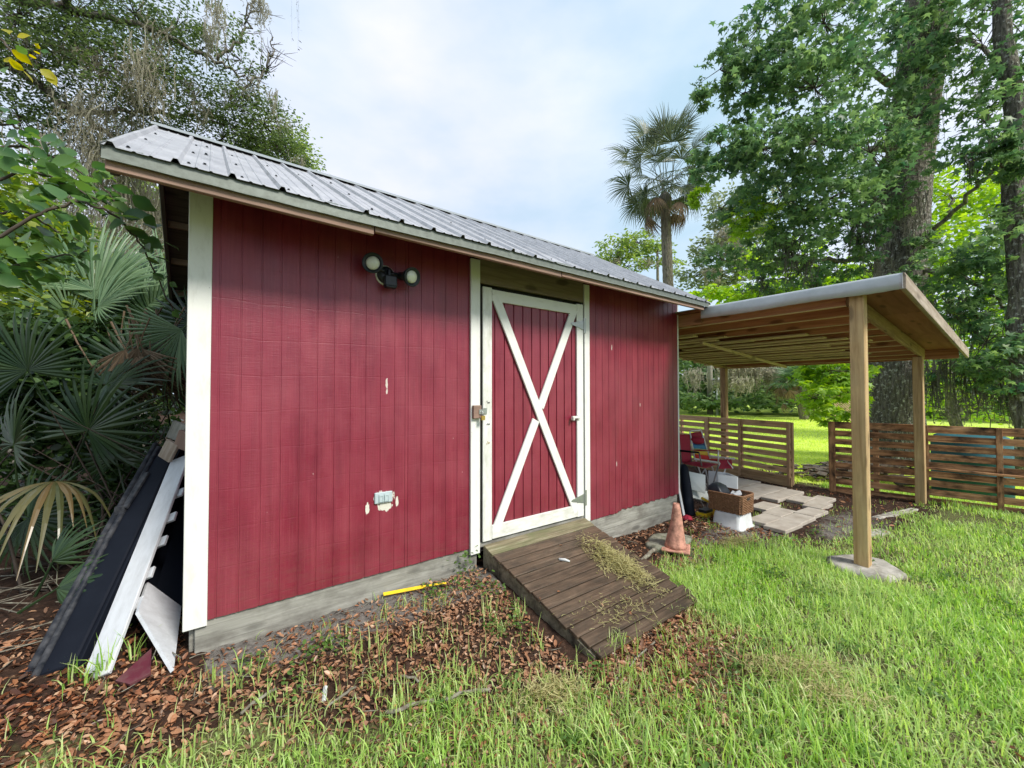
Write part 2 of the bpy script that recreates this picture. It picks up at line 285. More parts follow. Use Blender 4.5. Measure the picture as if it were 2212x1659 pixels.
def ground_mat():
    m = Mat('soil_leaf_litter_and_turf', .95, .15)
    o = m.tc.outputs['Object']; at = m.n('ShaderNodeAttribute', attribute_name='zone'); sep = m.n('ShaderNodeSeparateColor'); m.l(at.outputs['Color'], sep.inputs[0])
    n1 = m.noise(m.coord((1, 1, 1)), 26, 6, .7); n2 = m.noise(m.coord((1, 1, 1)), 3.1, 5, .6); n3 = m.noise(m.coord((1, 1, 1)), 90, 4, .7)
    sand = m.ramp(n1, [(.3, (.085, .075, .068, 1)), (.6, (.19, .175, .16, 1)), (.8, (.30, .28, .26, 1))])
    lit = m.ramp(n1, [(.3, (.020, .013, .010, 1)), (.55, (.05, .028, .019, 1)), (.75, (.11, .065, .045, 1))])
    turf = m.ramp(n3, [(.3, (.05, .035, .02, 1)), (.5, (.10, .10, .04, 1)), (.62, (.16, .20, .07, 1)), (.8, (.26, .22, .13, 1))])
    lawn = m.ramp(m.noise(m.coord((1, 1, 1)), 1.1, 5, .7), [(.3, (.42, .56, .09, 1)), (.6, (.52, .65, .12, 1)), (.8, (.60, .68, .18, 1))])
    lawn = m.mix(m.ramp(n3, [(.4, 0.0), (.7, .3)]), lawn, (.20, .32, .05, 1))
    col = m.mix(m.ramp(m.math('ADD', sep.outputs[0], m.math('MULTIPLY', m.math('SUBTRACT', n2, .5), .6)), [(.4, 0.0), (.6, 1.0)]), sand, lit)
    col = m.mix(m.ramp(m.math('ADD', sep.outputs[1], m.math('MULTIPLY', m.math('SUBTRACT', n2, .5), .5)), [(.4, 0.0), (.6, 1.0)]), col, turf)
    col = m.mix(m.ramp(sep.outputs[2], [(.4, 0.0), (.6, 1.0)]), col, lawn)
    m.color(col); m.bump(m.math('ADD', n1, m.math('MULTIPLY', n3, .5)), .8, .02); return m.m
MT['ground'] = ground_mat()
def drum_mat(): pass

# ------------------------------------------------------------------ object helpers
WM = {}
def place(o, parent, mw):
    COL.objects.link(o); WM[o.name] = mw.copy()
    if parent is not None:
        o.parent = parent; o.matrix_basis = WM[parent.name].inverted() @ mw
    else: o.matrix_basis = mw
def thing(name, loc, label, cat, rz=0, group=None):
    o = bpy.data.objects.new(name, None); o.empty_display_size = .1
    place(o, None, Matrix.Translation(loc) @ Matrix.Rotation(rz, 4, 'Z')); o['label'] = label; o['category'] = cat
    if group: o['group'] = group
    return o
def tag(o, label=None, cat=None, group=None, kind=None):
    if label: o['label'] = label
    if cat: o['category'] = cat
    if group: o['group'] = group
    if kind: o['kind'] = kind
    return o
def mesh_obj(name, verts, faces, mat, parent=None, mw=None, smooth=False):
    me = bpy.data.meshes.new(name); me.from_pydata([tuple(v) for v in verts], [], [tuple(f) for f in faces])
    mats = mat if isinstance(mat, list) else [mat]
    for x in mats: me.materials.append(x)
    if smooth: me.shade_smooth()
    o = bpy.data.objects.new(name, me); place(o, parent, mw if mw is not None else (WM[parent.name] if parent is not None else Matrix.Identity(4))); return o
def world_obj(name, verts, faces, mat, parent=None, smooth=False):
    """vertices given in world space"""
    return mesh_obj(name, verts, faces, mat, parent, Matrix.Identity(4), smooth)
def npmesh(name, V, F, mat, parent=None, smooth=False, mw=None):
    """V (n,3) float, F (m,k) int, fast"""
    me = bpy.data.meshes.new(name); V = np.ascontiguousarray(V, np.float32); F = np.ascontiguousarray(F, np.int32); m, k = F.shape
    me.vertices.add(len(V)); me.vertices.foreach_set('co', V.ravel()); me.loops.add(m*k); me.loops.foreach_set('vertex_index', F.ravel())
    me.polygons.add(m); me.polygons.foreach_set('loop_start', np.arange(0, m*k, k, dtype=np.int32)); me.polygons.foreach_set('loop_total', np.full(m, k, np.int32))
    if smooth: me.polygons.foreach_set('use_smooth', np.ones(m, bool))
    me.materials.append(mat); me.update(calc_edges=True); me.validate()
    o = bpy.data.objects.new(name, me); place(o, parent, Matrix.Identity(4) if mw is None else mw); return o
_bc = {}
def boxmesh(l, w, t, ch, mat):
    key = (round(l, 4), round(w, 4), round(t, 4), round(ch, 4), mat.name)
    if key in _bc: return _bc[key]
    V = []; x, y, z = l/2, w/2, t/2; c = min(ch, x*.45, y*.45, z*.45)
    for sx in (-1, 1):
        for sy in (-1, 1):
            for sz in (-1, 1):
                V += [(sx*x, sy*(y-c), sz*(z-c)), (sx*(x-c), sy*y, sz*(z-c)), (sx*(x-c), sy*(y-c), sz*z)]
    def i(sx, sy, sz, k): return (((sx > 0)*2+(sy > 0))*2+(sz > 0))*3+k
    F = []
    for s in (-1, 1):
        F.append([i(s, -1, -1, 0), i(s, 1, -1, 0), i(s, 1, 1, 0), i(s, -1, 1, 0)][::s])
        F.append([i(-1, s, -1, 1), i(-1, s, 1, 1), i(1, s, 1, 1), i(1, s, -1, 1)][::s])
        F.append([i(-1, -1, s, 2), i(1, -1, s, 2), i(1, 1, s, 2), i(-1, 1, s, 2)][::s])
    for a in (-1, 1):
        for b in (-1, 1):
            F.append([i(-1, a, b, 1), i(1, a, b, 1), i(1, a, b, 2), i(-1, a, b, 2)][::(-a*b)])
            F.append([i(a, -1, b, 0), i(a, 1, b, 0), i(a, 1, b, 2), i(a, -1, b, 2)][::(a*b)])
            F.append([i(a, b, -1, 0), i(a, b, 1, 0), i(a, b, 1, 1), i(a, b, -1, 1)][::(-a*b)])
            for d in (-1, 1): F.append([i(a, b, d, 0), i(a, b, d, 1), i(a, b, d, 2)][::(a*b*d)])
    me = bpy.data.meshes.new('board'); me.from_pydata(V, [], F); me.materials.append(mat); _bc[key] = me; return me
def board(name, parent, mat, p0, p1, w, t, up=(0, 0, 1), ch=.003):
    """box from p0 to p1 (centre line); t measured along 'up', w across"""
    p0, p1 = Vector(p0), Vector(p1); x = (p1-p0); l = x.length; x.normalize(); up = Vector(up); z = (up-x*up.dot(x)).normalized(); y = z.cross(x)
    mw = Matrix(((x.x, y.x, z.x, 0), (x.y, y.y, z.y, 0), (x.z, y.z, z.z, 0), (0, 0, 0, 1))); mw.translation = (p0+p1)/2
    o = bpy.data.objects.new(name, boxmesh(l, w, t, ch, mat)); place(o, parent, mw); return o
def box(name, parent, mat, c, s, rz=0, ch=.003):
    d = Vector((math.cos(rz), math.sin(rz), 0))*s[0]/2; c = Vector(c); return board(name, parent, mat, c-d, c+d, s[1], s[2], ch=ch)
def frames(P):
    P = np.array(P, float); T = np.gradient(P, axis=0); T /= np.linalg.norm(T, axis=1)[:, None]+1e-9
    ref = np.array([0, 0, 1.]) if abs(T[:, 2]).mean() < .8 else np.array([1., 0, 0]); A = np.cross(T, ref); A /= np.linalg.norm(A, axis=1)[:, None]+1e-9; return P, T, A, np.cross(T, A)
def tube_geo(P, r, sides=8, cap=True):
    P, T, A, B = frames(P); r = np.broadcast_to(np.array(r, float), (len(P),)); n = len(P)
    th = np.linspace(0, 2*math.pi, sides, endpoint=False); c, s = np.cos(th), np.sin(th)
    V = P[:, None]+r[:, None, None]*(A[:, None]*c[None, :, None]+B[:, None]*s[None, :, None]); V = V.reshape(-1, 3)
    F = [(i*sides+j, i*sides+(j+1) % sides, (i+1)*sides+(j+1) % sides, (i+1)*sides+j) for i in range(n-1) for j in range(sides)]
    if cap: F.append(tuple(range(sides))[::-1]); F.append(tuple(range((n-1)*sides, n*sides)))
    return [tuple(v) for v in V], F
def tube(name, parent, mat, P, r, sides=8, smooth=True):
    V, F = tube_geo(P, r, sides); return world_obj(name, V, F, mat, parent, smooth)
def join(geos):
    V, F = [], []
    for v, f in geos:
        o = len(V); V += list(v); F += [tuple(i+o for i in q) for q in f]
    return V, F
def boxgeo(c, s, Rm=None):
    V = []
    for sx in (-1, 1):
        for sy in (-1, 1):
            for sz in (-1, 1):
                v = Vector((sx*s[0]/2, sy*s[1]/2, sz*s[2]/2)); v = (Rm @ v) if Rm is not None else v; V.append(tuple(v+Vector(c)))
    return V, [(0, 1, 3, 2), (4, 6, 7, 5), (0, 4, 5, 1), (2, 3, 7, 6), (0, 2, 6, 4), (1, 5, 7, 3)]
def lathe(prof, n=24, c=(0, 0, 0), axis=None):
    V = []; F = []; q = Matrix.Identity(3) if axis is None else Vector((0, 0, 1)).rotation_difference(Vector(axis)).to_matrix()
    for r, z in prof:
        for j in range(n):
            a = 2*math.pi*j/n; V.append(tuple(q @ Vector((r*math.cos(a), r*math.sin(a), z))+Vector(c)))
    for i in range(len(prof)-1):
        for j in range(n): F.append((i*n+j, i*n+(j+1) % n, (i+1)*n+(j+1) % n, (i+1)*n+j))
    F.append(tuple(range(n))[::-1]); F.append(tuple(range((len(prof)-1)*n, len(prof)*n))); return V, F
def sm(a, b, x): t = np.clip((x-a)/(b-a), 0, 1); return t*t*(3-2*t)
def vnoise(x, y, s=1.0, seed=0):
    x = np.asarray(x)*s; y = np.asarray(y)*s; k = seed*1.7
    return (np.sin(x*1.3+2.1*np.sin(y*.9+k)+k)+np.sin(y*1.7+1.3*np.sin(x*1.1+k*2)+k*3)+np.sin((x+y)*2.3+k+1.1*np.sin((x-y)*1.9))*.6)/2.6

# ------------------------------------------------------------------ ground
def gz(x, y):
    x = np.asarray(x, float); y = np.asarray(y, float)
    h = .08+0*x
    h = h+.205*sm(-1.15, -.05, y)*sm(3.1, 1.7, x)*sm(12, 4, y)*sm(-14, -4, x)
    h = h+.06*sm(-.8, -.1, y)*sm(3.0, 3.5, x)*sm(5.6, 4.9, x)
    h = h+.022*vnoise(x, y, 1.3, 1)*sm(20, 8, np.hypot(x, y))+.010*vnoise(x, y, 4.1, 2)*sm(12, 6, np.hypot(x, y))
    h = h-.08*sm(8.6, 13, x)
    return h
bx_, by_ = [-6, -.9, 0, 1.2, 1.8, 2.4, 2.9, 3.25, 4.3, 4.7, 5.1, 6.0, 7.0, 8.2, 9], [-.32, -.34, -.56, -.98, -1.30, -1.52, -1.3, -.72, -.66, -.95, -1.25, -1.55, -1.78, -1.85, -2.1]
def yb(x): return np.interp(x, bx_, by_)
def turf(x, y):
    x = np.asarray(x, float); y = np.asarray(y, float)
    d = sm(-.30, .35, yb(x)-y+.16*vnoise(x, y, 5.0, 3)+.08*vnoise(x, y, 13.0, 4)); d = np.where(x > 8.5, 1, d); return np.where((x < -.9) & (y > -.6), 0, d)
def axis(lo, hi, step, far):
    a = list(np.arange(lo, hi+1e-6, step)); s = step; v = hi
    while v < far: s *= 1.25; v += s; a.append(v)
    s = step; v = lo
    while v > -far: s *= 1.25; v -= s; a.insert(0, v)
    return np.array(a)
ax_, ay_ = axis(-2.5, 9.5, .04, 500), axis(-3.2, 2.5, .04, 500)
X, Y = np.meshgrid(ax_, ay_, indexing='ij'); nx, ny = X.shape
Z = gz(X, Y)+(.006*np.sin(X*31+Y*17)*np.sin(Y*37-X*11)+.005*rng.standard_normal(X.shape))*(np.hypot(X, Y) < 12)
ii = np.arange(nx*ny).reshape(nx, ny); F = np.stack([ii[:-1, :-1], ii[1:, :-1], ii[1:, 1:], ii[:-1, 1:]], -1).reshape(-1, 4)
g = npmesh('ground', np.stack([X, Y, Z], -1).reshape(-1, 3), F, MT['ground'], smooth=True); tag(g, kind='structure')
ca = g.data.color_attributes.new('zone', 'FLOAT_COLOR', 'POINT')
xf, yf = X.ravel(), Y.ravel(); tz = turf(xf, yf); lawn = sm(8.2, 9.2, xf)*sm(60, 40, np.hypot(xf, yf)*.5)
sandm = np.exp(-((yf+.12)/.25)**2)*(xf > .1)*(xf < 1.9)*.75+np.exp(-(((xf-4.6)/1.1)**2+((yf+.75)/.3)**2))*.8+np.exp(-(((xf-6.3)/1.3)**2+((yf+1.35)/.4)**2))*.45
sandm = sandm*1.0
col = np.stack([np.clip(.85-sandm, 0, 1), tz*(xf < 8.6), lawn, np.ones_like(xf)], -1).astype(np.float32)
ca.data.foreach_set('color', col.ravel())
def G(x, y): return float(gz(x, y))

# ------------------------------------------------------------------ shed
shed = thing('shed', (2.4, 1.4, .3), 'red plywood-sided garden shed with white trim, cross-braced door and metal roof', 'shed')
Z0, ZT, LEN, DEP = .447, 2.86, 4.812, 2.85
def groove_panel(name, x0, x1, z0, z1, y=0.0, pitch=.1016, phase=.02, t=.016, depth=.0032, gw=.007, mat=None, parent=None, rag=.0, ragz=None):
    xs = [(x0, 0)]; k = math.ceil((x0-phase)/pitch)
    while phase+k*pitch < x1-.012:
        g0 = phase+k*pitch
        if g0 > x0+.012: xs += [(g0-gw/2-.0015, 0), (g0-gw/2, depth), (g0+gw/2, depth), (g0+gw/2+.0015, 0)]
        if rag:
            for q in (.25, .5, .75):
                if x0 < g0+pitch*q < x1-.006: xs.append((g0+pitch*q, 0))
        k += 1
    xs.append((x1, 0)); V = []; F = []
    for i, (x, d) in enumerate(xs):
        zb = z0+(R_.uniform(-rag, rag) if rag else 0)
        V += [(x, y-t+d, zb), (x, y-t+d, z1), (x, y, zb), (x, y, z1)]
    for i in range(len(xs)-1):
        a, b = i*4, i*4+4; F += [(a, b, b+1, a+1), (a+2, a+3, b+3, b+2), (a, a+2, b+2, b), (a+1, b+1, b+3, a+3)]
    F += [(0, 1, 3, 2), (len(V)-4, len(V)-2, len(V)-1, len(V)-3)]
    return world_obj(name, V, F, mat or MT['siding'], parent or shed)
groove_panel('siding_panel', .085, 1.2185, Z0, ZT, rag=.002)
groove_panel('siding_panel', 1.2205, 1.765, Z0, ZT, rag=.002)
groove_panel('siding_panel', 3.14, 3.641, Z0-.035, ZT, rag=.010)
groove_panel('siding_panel', 3.643, 4.80, Z0-.02, ZT, rag=.012)
# gable ends and back
def wallbox(name, x0, x1, y0, y1, z0, z1, mat): return box(name, shed, mat, ((x0+x1)/2, (y0+y1)/2, (z0+z1)/2), (x1-x0, y1-y0, z1-z0))
RS = (3.8256-2.7634)/(1.4236+.4337)                       # roof slope
def gable(xa, xb):
    zt = lambda y: 2.7634+RS*(min(y, 2*1.4236-y)+.4337)-.10
    ys = [0.002, 1.4236, DEP]; V = []
    for x in (xa, xb):
        V += [(x, ys[0], Z0), (x, ys[2], Z0), (x, ys[2], zt(ys[2])), (x, ys[1], zt(ys[1])), (x, ys[0], zt(ys[0]))]
    F = [(0, 1, 2, 3, 4), (9, 8, 7, 6, 5)]+[(i, i+5, (i+1) % 5+5, (i+1) % 5) for i in range(5)]
    return world_obj('gable_wall', V, F, MT['siding'], shed)
gable(.0, .016); gable(LEN-.016, LEN)
wallbox('back_wall', .018, LEN-.018, DEP-.02, DEP, Z0, ZT, MT['siding'])
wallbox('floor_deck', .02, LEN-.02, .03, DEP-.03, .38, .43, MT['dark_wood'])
# skirt boards
def vboard(name, mat, x0, x1, z0, z1, y, t, parent=shed): return board(name, parent, mat, (x0, y, (z0+z1)/2), (x1, y, (z0+z1)/2), z1-z0, t, up=(0, -1, 0))
vboard('skirt_board', MT['grey_wood'], .03, 1.84, .235, .446, .012, .03)
vboard('skirt_board', MT['grey_wood'], 3.12, 4.78, .262, .43, .012, .035)
vboard('skirt_board', MT['grey_wood'], 3.12, 4.78, .06, .258, .018, .035)
board('skirt_board', shed, MT['grey_wood'], (LEN-.02, .03, .3), (LEN-.02, DEP, .3), .26, .03, up=(1, 0, 0))
board('skirt_board', shed, MT['grey_wood'], (.02, .03, .3), (.02, DEP, .3), .26, .03, up=(1, 0, 0))
box('foundation_post', shed, MT['dark_wood'], (.14, .10, .2), (.12, .12, .34))
# white trim
def upright(name, mat, x0, x1, z0, z1, y, t, parent=shed, cut=None):
    o = board(name, parent, mat, ((x0+x1)/2, y, z0), ((x0+x1)/2, y, z1), x1-x0, t, up=(0, -1, 0)); return o
upright('corner_trim', MT['white'], -.022, .084, .418, 2.86, -.012, .024)
upright('corner_trim', MT['white'], LEN-.012, LEN+.018, .44, 2.86, -.006, .022)
board('corner_trim', shed, MT['white'], (-.012, .001, 1.64), (-.012, .09, 1.64), 2.4, .018, up=(-1, 0, 0))
upright('door_casing', MT['white'], 1.762, 1.850, .402, 2.79, -.028, .022)
upright('door_casing', MT['white'], 3.085, 3.160, .412, 2.79, -.028, .022)
upright('door_jamb', MT['dark_wood'], 1.851, 1.874, .44, 2.84, .005, .03)
upright('door_jamb', MT['dark_wood'], 3.068, 3.084, .44, 2.84, .005, .03)
vboard('header_board', MT['header'], 1.852, 3.083, 2.605, 2.86, -.012, .03)
vboard('threshold', MT['grey_wood'], 1.852, 3.083, .436, .474, .010, .06)
wallbox('door_backing', 1.80, 3.14, .035, .05, .45, 2.86, MT['dark_hole'])
# door
door = bpy.data.objects.new('door', None); place(door, shed, Matrix.Translation((1.876, 0, .48)))
dx0, dx1, dz0, dz1 = 1.877, 3.064, .482, 2.578
gp = groove_panel('door_panel', dx0+.01, dx1-.01, dz0+.01, dz1-.01, y=-.004, t=.014, depth=.009, gw=.012, phase=.075, mat=MT['siding'], parent=door)
dw = .089
upright('stile', MT['white_worn'], dx0, dx0+dw, dz0, dz1, -.030, .020, door)
upright('stile', MT['white'], dx1-dw, dx1, dz0, dz1, -.030, .020, door)
vboard('rail', MT['white'], dx0+dw+.001, dx1-dw-.001, dz1-dw-.02, dz1-.012, -.031, .020, door)
vboard('rail', MT['white_worn'], dx0+dw+.001, dx1-dw-.001, dz0+.005, dz0+dw+.03, -.031, .020, door)
def brace(pa, pb, y, t=.019):
    return board('brace', door, MT['white'], (pa[0], y, pa[1]), (pb[0], y, pb[1]), .083, t, up=(0, -1, 0))
A0, A1 = (dx0+dw+.035, dz1-.10), (dx1-dw-.03, dz0+.07); B0, B1 = (dx0+dw+.035, dz0+.06), (dx1-dw-.03, dz1-.11)
brace((dx0+dw+.030, dz1-.05), (dx1-dw-.01, dz0+.055), -.033, .018)
cx, cz = (A0[0]+A1[0])/2, (A0[1]+A1[1])/2
ux, uz = B1[0]-B0[0], B1[1]-B0[1]; ul = math.hypot(ux, uz); ux /= ul; uz /= ul; gap = .047/abs(math.sin(2*math.atan2(ux, uz)))
brace(B0, (cx-ux*gap, cz-uz*gap-.01), -.0325, .018); brace((cx+ux*gap, cz+uz*gap-.005), (B1[0], B1[1]+.05), -.0325, .018)
def hinge(z):
    y = -.0435
    g1 = boxgeo((3.083, y+.001, z), (.034, .004, .15)); V = [(3.068, y, z+.045), (3.068, y, z-.045), (2.90, y, z-.010), (2.885, y, z), (2.90, y, z+.010)]
    V2 = [(a, b-.004, c) for a, b, c in V]; F = [(0, 1, 2, 3, 4), (9, 8, 7, 6, 5)]+[(i, i+5, (i+1) % 5+5, (i+1) % 5) for i in range(5)]
    g2 = (V+V2, F); tg = tube_geo([(3.066, y-.005, z-.05), (3.066, y-.005, z+.05)], .006, 8)
    h = world_obj('hinge', *join([g1, g2, tg]), MT['galv'], door); h['label'] = 'galvanised tee hinge'
    scr = join([lathe([(.005, 0), (.005, .002), (.002, .003)], 8, (sx, y-.004, sz), (0, -1, 0)) for sx, sz in ((3.09, z+.06), (3.09, z-.06), (3.088, z+.02), (3.05, z+.028), (3.05, z-.028), (3.0, z), (2.93, z))])
    return h
hinge(2.37); hinge(.655)
hd = join([boxgeo((2.945, -.050, 1.46), (.10, .018, .022)), boxgeo((2.90, -.058, 1.447), (.022, .03, .03)), boxgeo((2.99, -.046, 1.456), (.03, .014, .04))])
world_obj('wooden_latch', *hd, MT['white_worn'], door)
# hasp + block
blk = box('latch_block', shed, MT['fascia'], (1.808, -.054, 1.545), (.074, .028, .105))
hasp = join([boxgeo((1.855, -.072, 1.545), (.072, .004, .038)), boxgeo((1.897, -.044, 1.549), (.03, .005, .05)), boxgeo((1.883, -.058, 1.547), (.005, .030, .036)),
             tube_geo([(1.842, -.070, 1.552), (1.842, -.088, 1.552), (1.842, -.088, 1.538), (1.842, -.070, 1.538)], .003, 6)])
world_obj('hasp', *hasp, MT['galv'], shed)
for z_, m_ in ((1.62, 'dark_hole'), (1.44, 'dark_hole'), (1.285, 'brass')):
    world_obj('screw_marks', *join([boxgeo((1.915+.008*i, -.041, z_+R_.uniform(-.008, .01)), (.005, .002, .012)) for i in range(4)]), MT[m_], door)
pl = thing('padlock', (1.842, -.09, 1.49), 'small brass padlock hanging from the hasp on the shed door', 'padlock')
world_obj('lock_body', *boxgeo((1.843, -.092, 1.497), (.032, .015, .036)), MT['brass'], pl)
a = np.linspace(0, math.pi, 9); sh = [(1.843-.010, -.092, 1.513)]+[(1.843-.010*math.cos(t), -.092, 1.535+.010*math.sin(t)) for t in a]+[(1.853, -.092, 1.513)]
tube('shackle', pl, MT['chrome'], sh, .0028, 8)

# roof: two slopes of ribbed sheet, each sheet its own part
XE0, XE1, YE, ZE, YR, ZR = -.30, 4.85, -.4337, 2.7634, 1.4236, 3.8256
pitch = (XE1-XE0)/24
def sheet_profile(x0, nr):
    pts = []
    for k in range(nr):
        b = x0+k*pitch
        pts += [(b, 0), (b+.010, .0), (b+.020, .019), (b+.036, .019), (b+.046, 0), (b+.095, 0), (b+.100, .004), (b+.107, .004), (b+.112, 0), (b+.150, 0), (b+.155, .004), (b+.162, .004), (b+.167, 0)]
    pts.append((x0+nr*pitch+.006, .0)); return pts
def roof_panel(x0, nr, front):
    pr = sheet_profile(x0, nr); n = len(pr); rows = 9; V = []; F = []; s = 1 if front else -1; nrm = Vector((0, -RS*s, 1)).normalized()
    for j in range(rows):
        t = j/(rows-1); y = YE-.022+(YR-YE+.022)*t; z = ZE-.022*RS+(ZR-ZE+.022*RS)*t
        for (x, h) in pr:
            if front and j <= 1:       # eave edge dented between ribs in places
                dent = sum(math.exp(-((x-c)/wd)**2)*am for c, wd, am in ((.62, .12, .8), (2.38, .15, .95)))*(1-t*6 if t < .16 else 0)
                h = h*(1-dent)+.006*math.sin(x*7)*dent
            h += .0015*math.sin(x*5.1+j*1.3)
            yy = y+nrm.y*h*s if not front else y+nrm.y*h; yw = yy if front else 2*YR-(y-nrm.y*h*0); V.append((x, yy if front else yw, z+nrm.z*h))
    for j in range(rows-1):
        for i in range(n-1):
            q = (j*n+i, j*n+i+1, (j+1)*n+i+1, (j+1)*n+i); F.append(q if front else q[::-1])
    o = world_obj('roof_panel', V, F, MT['roof'], shed)
    md = o.modifiers.new('solid', 'SOLIDIFY'); md.thickness = .0012; md.offset = -1; return o
for k in range(6):
    roof_panel(XE0+k*4*pitch, 4, True)
for k in range(6): roof_panel(XE0+k*4*pitch, 4, False)
# roofing screws (joined, too many and too small)
sg = []
for k in range(24):
    for t in (.04, .34, .64, .93):
        y = YE+(YR-YE)*t; z = ZE+(ZR-ZE)*t; x = XE0+k*pitch+.072+R_.uniform(-.006, .006)
        sg.append(lathe([(.008, .0), (.008, .003), (.005, .004), (.005, .008)], 6, (x, y, z), (0, -RS, 1)))
        if k % 4 == 1: sg.append(lathe([(.011, .0), (.011, .003), (.006, .004), (.006, .010)], 6, (x+.06, y+.3*(t < .8)*.4, z+.3*(t < .8)*.4*RS), (0, -RS, 1)))
tag(world_obj('roof_screws', *join(sg), MT['black_plastic'], shed), kind='stuff')
# decking, ridge cap, drip edge, fascia
for s in (1, -1):
    ya, yb2 = (YE+.01, YR) if s == 1 else (2*YR-YE-.01, YR)
    za = ZE-.006; zb = ZR-.006-.01; x0, x1 = XE0+.012, XE1-.012; th = .02
    V = [(x0, ya, za), (x1, ya, za), (x1, yb2, zb), (x0, yb2, zb), (x0, ya, za-th), (x1, ya, za-th), (x1, yb2, zb-th), (x0, yb2, zb-th)]
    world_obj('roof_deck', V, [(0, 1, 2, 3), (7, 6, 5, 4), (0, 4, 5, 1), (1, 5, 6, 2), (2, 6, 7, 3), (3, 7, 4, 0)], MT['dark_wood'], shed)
V = []; F = []; segs = 24
for i in range(segs+1):
    x = XE0-.005+(XE1-XE0+.01)*i/segs
    for dy, dz in ((-.13, -.13*RS+.026), (-.05, -.05*RS+.030), (-.012, .032), (0, .036), (.012, .032), (.05, -.05*RS+.03), (.13, -.13*RS+.026)): V.append((x, YR+dy, ZR+dz+R_.uniform(-.001, .001)))
for i in range(segs):
    for j in range(6): F.append((i*7+j, (i+1)*7+j, (i+1)*7+j+1, i*7+j+1))
rc = world_obj('ridge_cap', V, F, MT['galv'], shed); md = rc.modifiers.new('solid', 'SOLIDIFY'); md.thickness = .0015
def sag(x): return -.012*math.sin(max(0, min(1, (x+.3)/2.0))*math.pi)
V = []; F = []; segs = 40
prof = [(.05, -.004+.05*RS), (.0, -.003), (-.004, -.012), (-.004, -.058), (-.010, -.068), (-.008, -.070), (.0, -.066)]
for i in range(segs+1):
    x = XE0+(XE1-.09-XE0)*i/segs
    for dy, dz in prof: V.append((x, YE+dy-.004, ZE+dz+sag(x)*.5*(dy < .04)+.0012*math.sin(x*23)))
for i in range(segs):
    for j in range(len(prof)-1): F.append((i*7+j, i*7+j+1, (i+1)*7+j+1, (i+1)*7+j))
de = world_obj('drip_edge', V, F, MT['galv_dull'], shed); md = de.modifiers.new('solid', 'SOLIDIFY'); md.thickness = .001
board('drip_edge', shed, MT['galv_dull'], (XE0-.004, YE, ZE-.028), (XE0-.004, YR, ZR-.028), .055, .002, up=(1, 0, 0), ch=.0005)
for xa, xb, dz0_, dz1_ in ((XE0+.01, .855, 0, -.016), (.862, 2.395, .004, -.006), (2.402, 4.68, .0, -.004)):
    board('fascia_board', shed, MT['fascia'], (xa, YE+.022, 2.712+dz0_), (xb, YE+.022, 2.712+dz1_), .105, .03, up=(0, -1, 0))
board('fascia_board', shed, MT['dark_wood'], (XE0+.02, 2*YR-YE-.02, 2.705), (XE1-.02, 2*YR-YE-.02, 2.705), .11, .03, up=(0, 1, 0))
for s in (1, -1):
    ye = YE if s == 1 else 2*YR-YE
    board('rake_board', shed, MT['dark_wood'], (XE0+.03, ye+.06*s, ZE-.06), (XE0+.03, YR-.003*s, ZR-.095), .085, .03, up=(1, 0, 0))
    for f in (.12, .35, .58, .82):
        y = ye+(YR-ye)*f; z = ZE+(ZR-ZE)*f-.065; board('lookout', shed, MT['header'], (XE0+.05, y, z), (.02, y, z), .038, .06)
for k in range(13):
    x = .05+k*.39; board('rafter_tail', shed, MT['header'], (x, YE+.04, 2.735+.0), (x, .05, 2.735+.0+.44*RS-.02), .038, .07)

# ------------------------------------------------------------------ floodlight
fl = thing('floodlight', (1.09, -.03, 2.53), 'black twin-head motion-sensor floodlight on the red wall left of the door', 'floodlight')
px_ = 1.068
world_obj('base_plate', *lathe([(.062, 0), (.062, .018), (.05, .03), (.02, .034)], 24, (px_, -.016, 2.53), (0, -1, 0)), MT['black_plastic'], fl, True)
world_obj('caulk_ring', *lathe([(.072, 0), (.070, .006), (.06, .008)], 24, (px_, -.016, 2.53), (0, -1, 0)), MT['lens'], fl, True)
sb = join([boxgeo((px_+.012, -.085, 2.475), (.085, .055, .075)), boxgeo((px_+.008, -.066, 2.535), (.022, .045, .055)), boxgeo((px_+.012, -.090, 2.435), (.075, .05, .02))])
so = world_obj('motion_sensor', *sb, MT['black_plastic'], fl); md = so.modifiers.new('bev', 'BEVEL'); md.width = .008; md.segments = 2
def lamp(c, d, neck0):
    c = Vector(c); d = Vector(d).normalized(); L_ = .15
    prof = [(.022, -L_), (.030, -L_+.01), (.032, -.10), (.040, -.07), (.062, -.025), (.068, 0), (.066, .004), (.058, .004), (.046, -.012)]
    h = world_obj('lamp_housing', *lathe(prof, 28, c, d), MT['black_plastic'], fl, True)
    v, f = lathe([(.045, -.016), (.044, -.008), (.034, .002), (.018, .006), (.002, .007)], 24, c+d*.003, d); world_obj('lamp_lens', v, f, MT['lens'], h, True)
    b = c-d*L_; tube('lamp_arm', fl, MT['black_plastic'], [neck0, tuple((Vector(neck0)+b)/2+Vector((0, -.01, 0))), tuple(b+d*.01)], .014, 10)
lamp((.935, -.155, 2.560), (-.42, -.86, -.12), (px_-.01, -.05, 2.54))
lamp((1.215, -.150, 2.515), (.25, -.92, -.22), (px_+.02, -.05, 2.54))

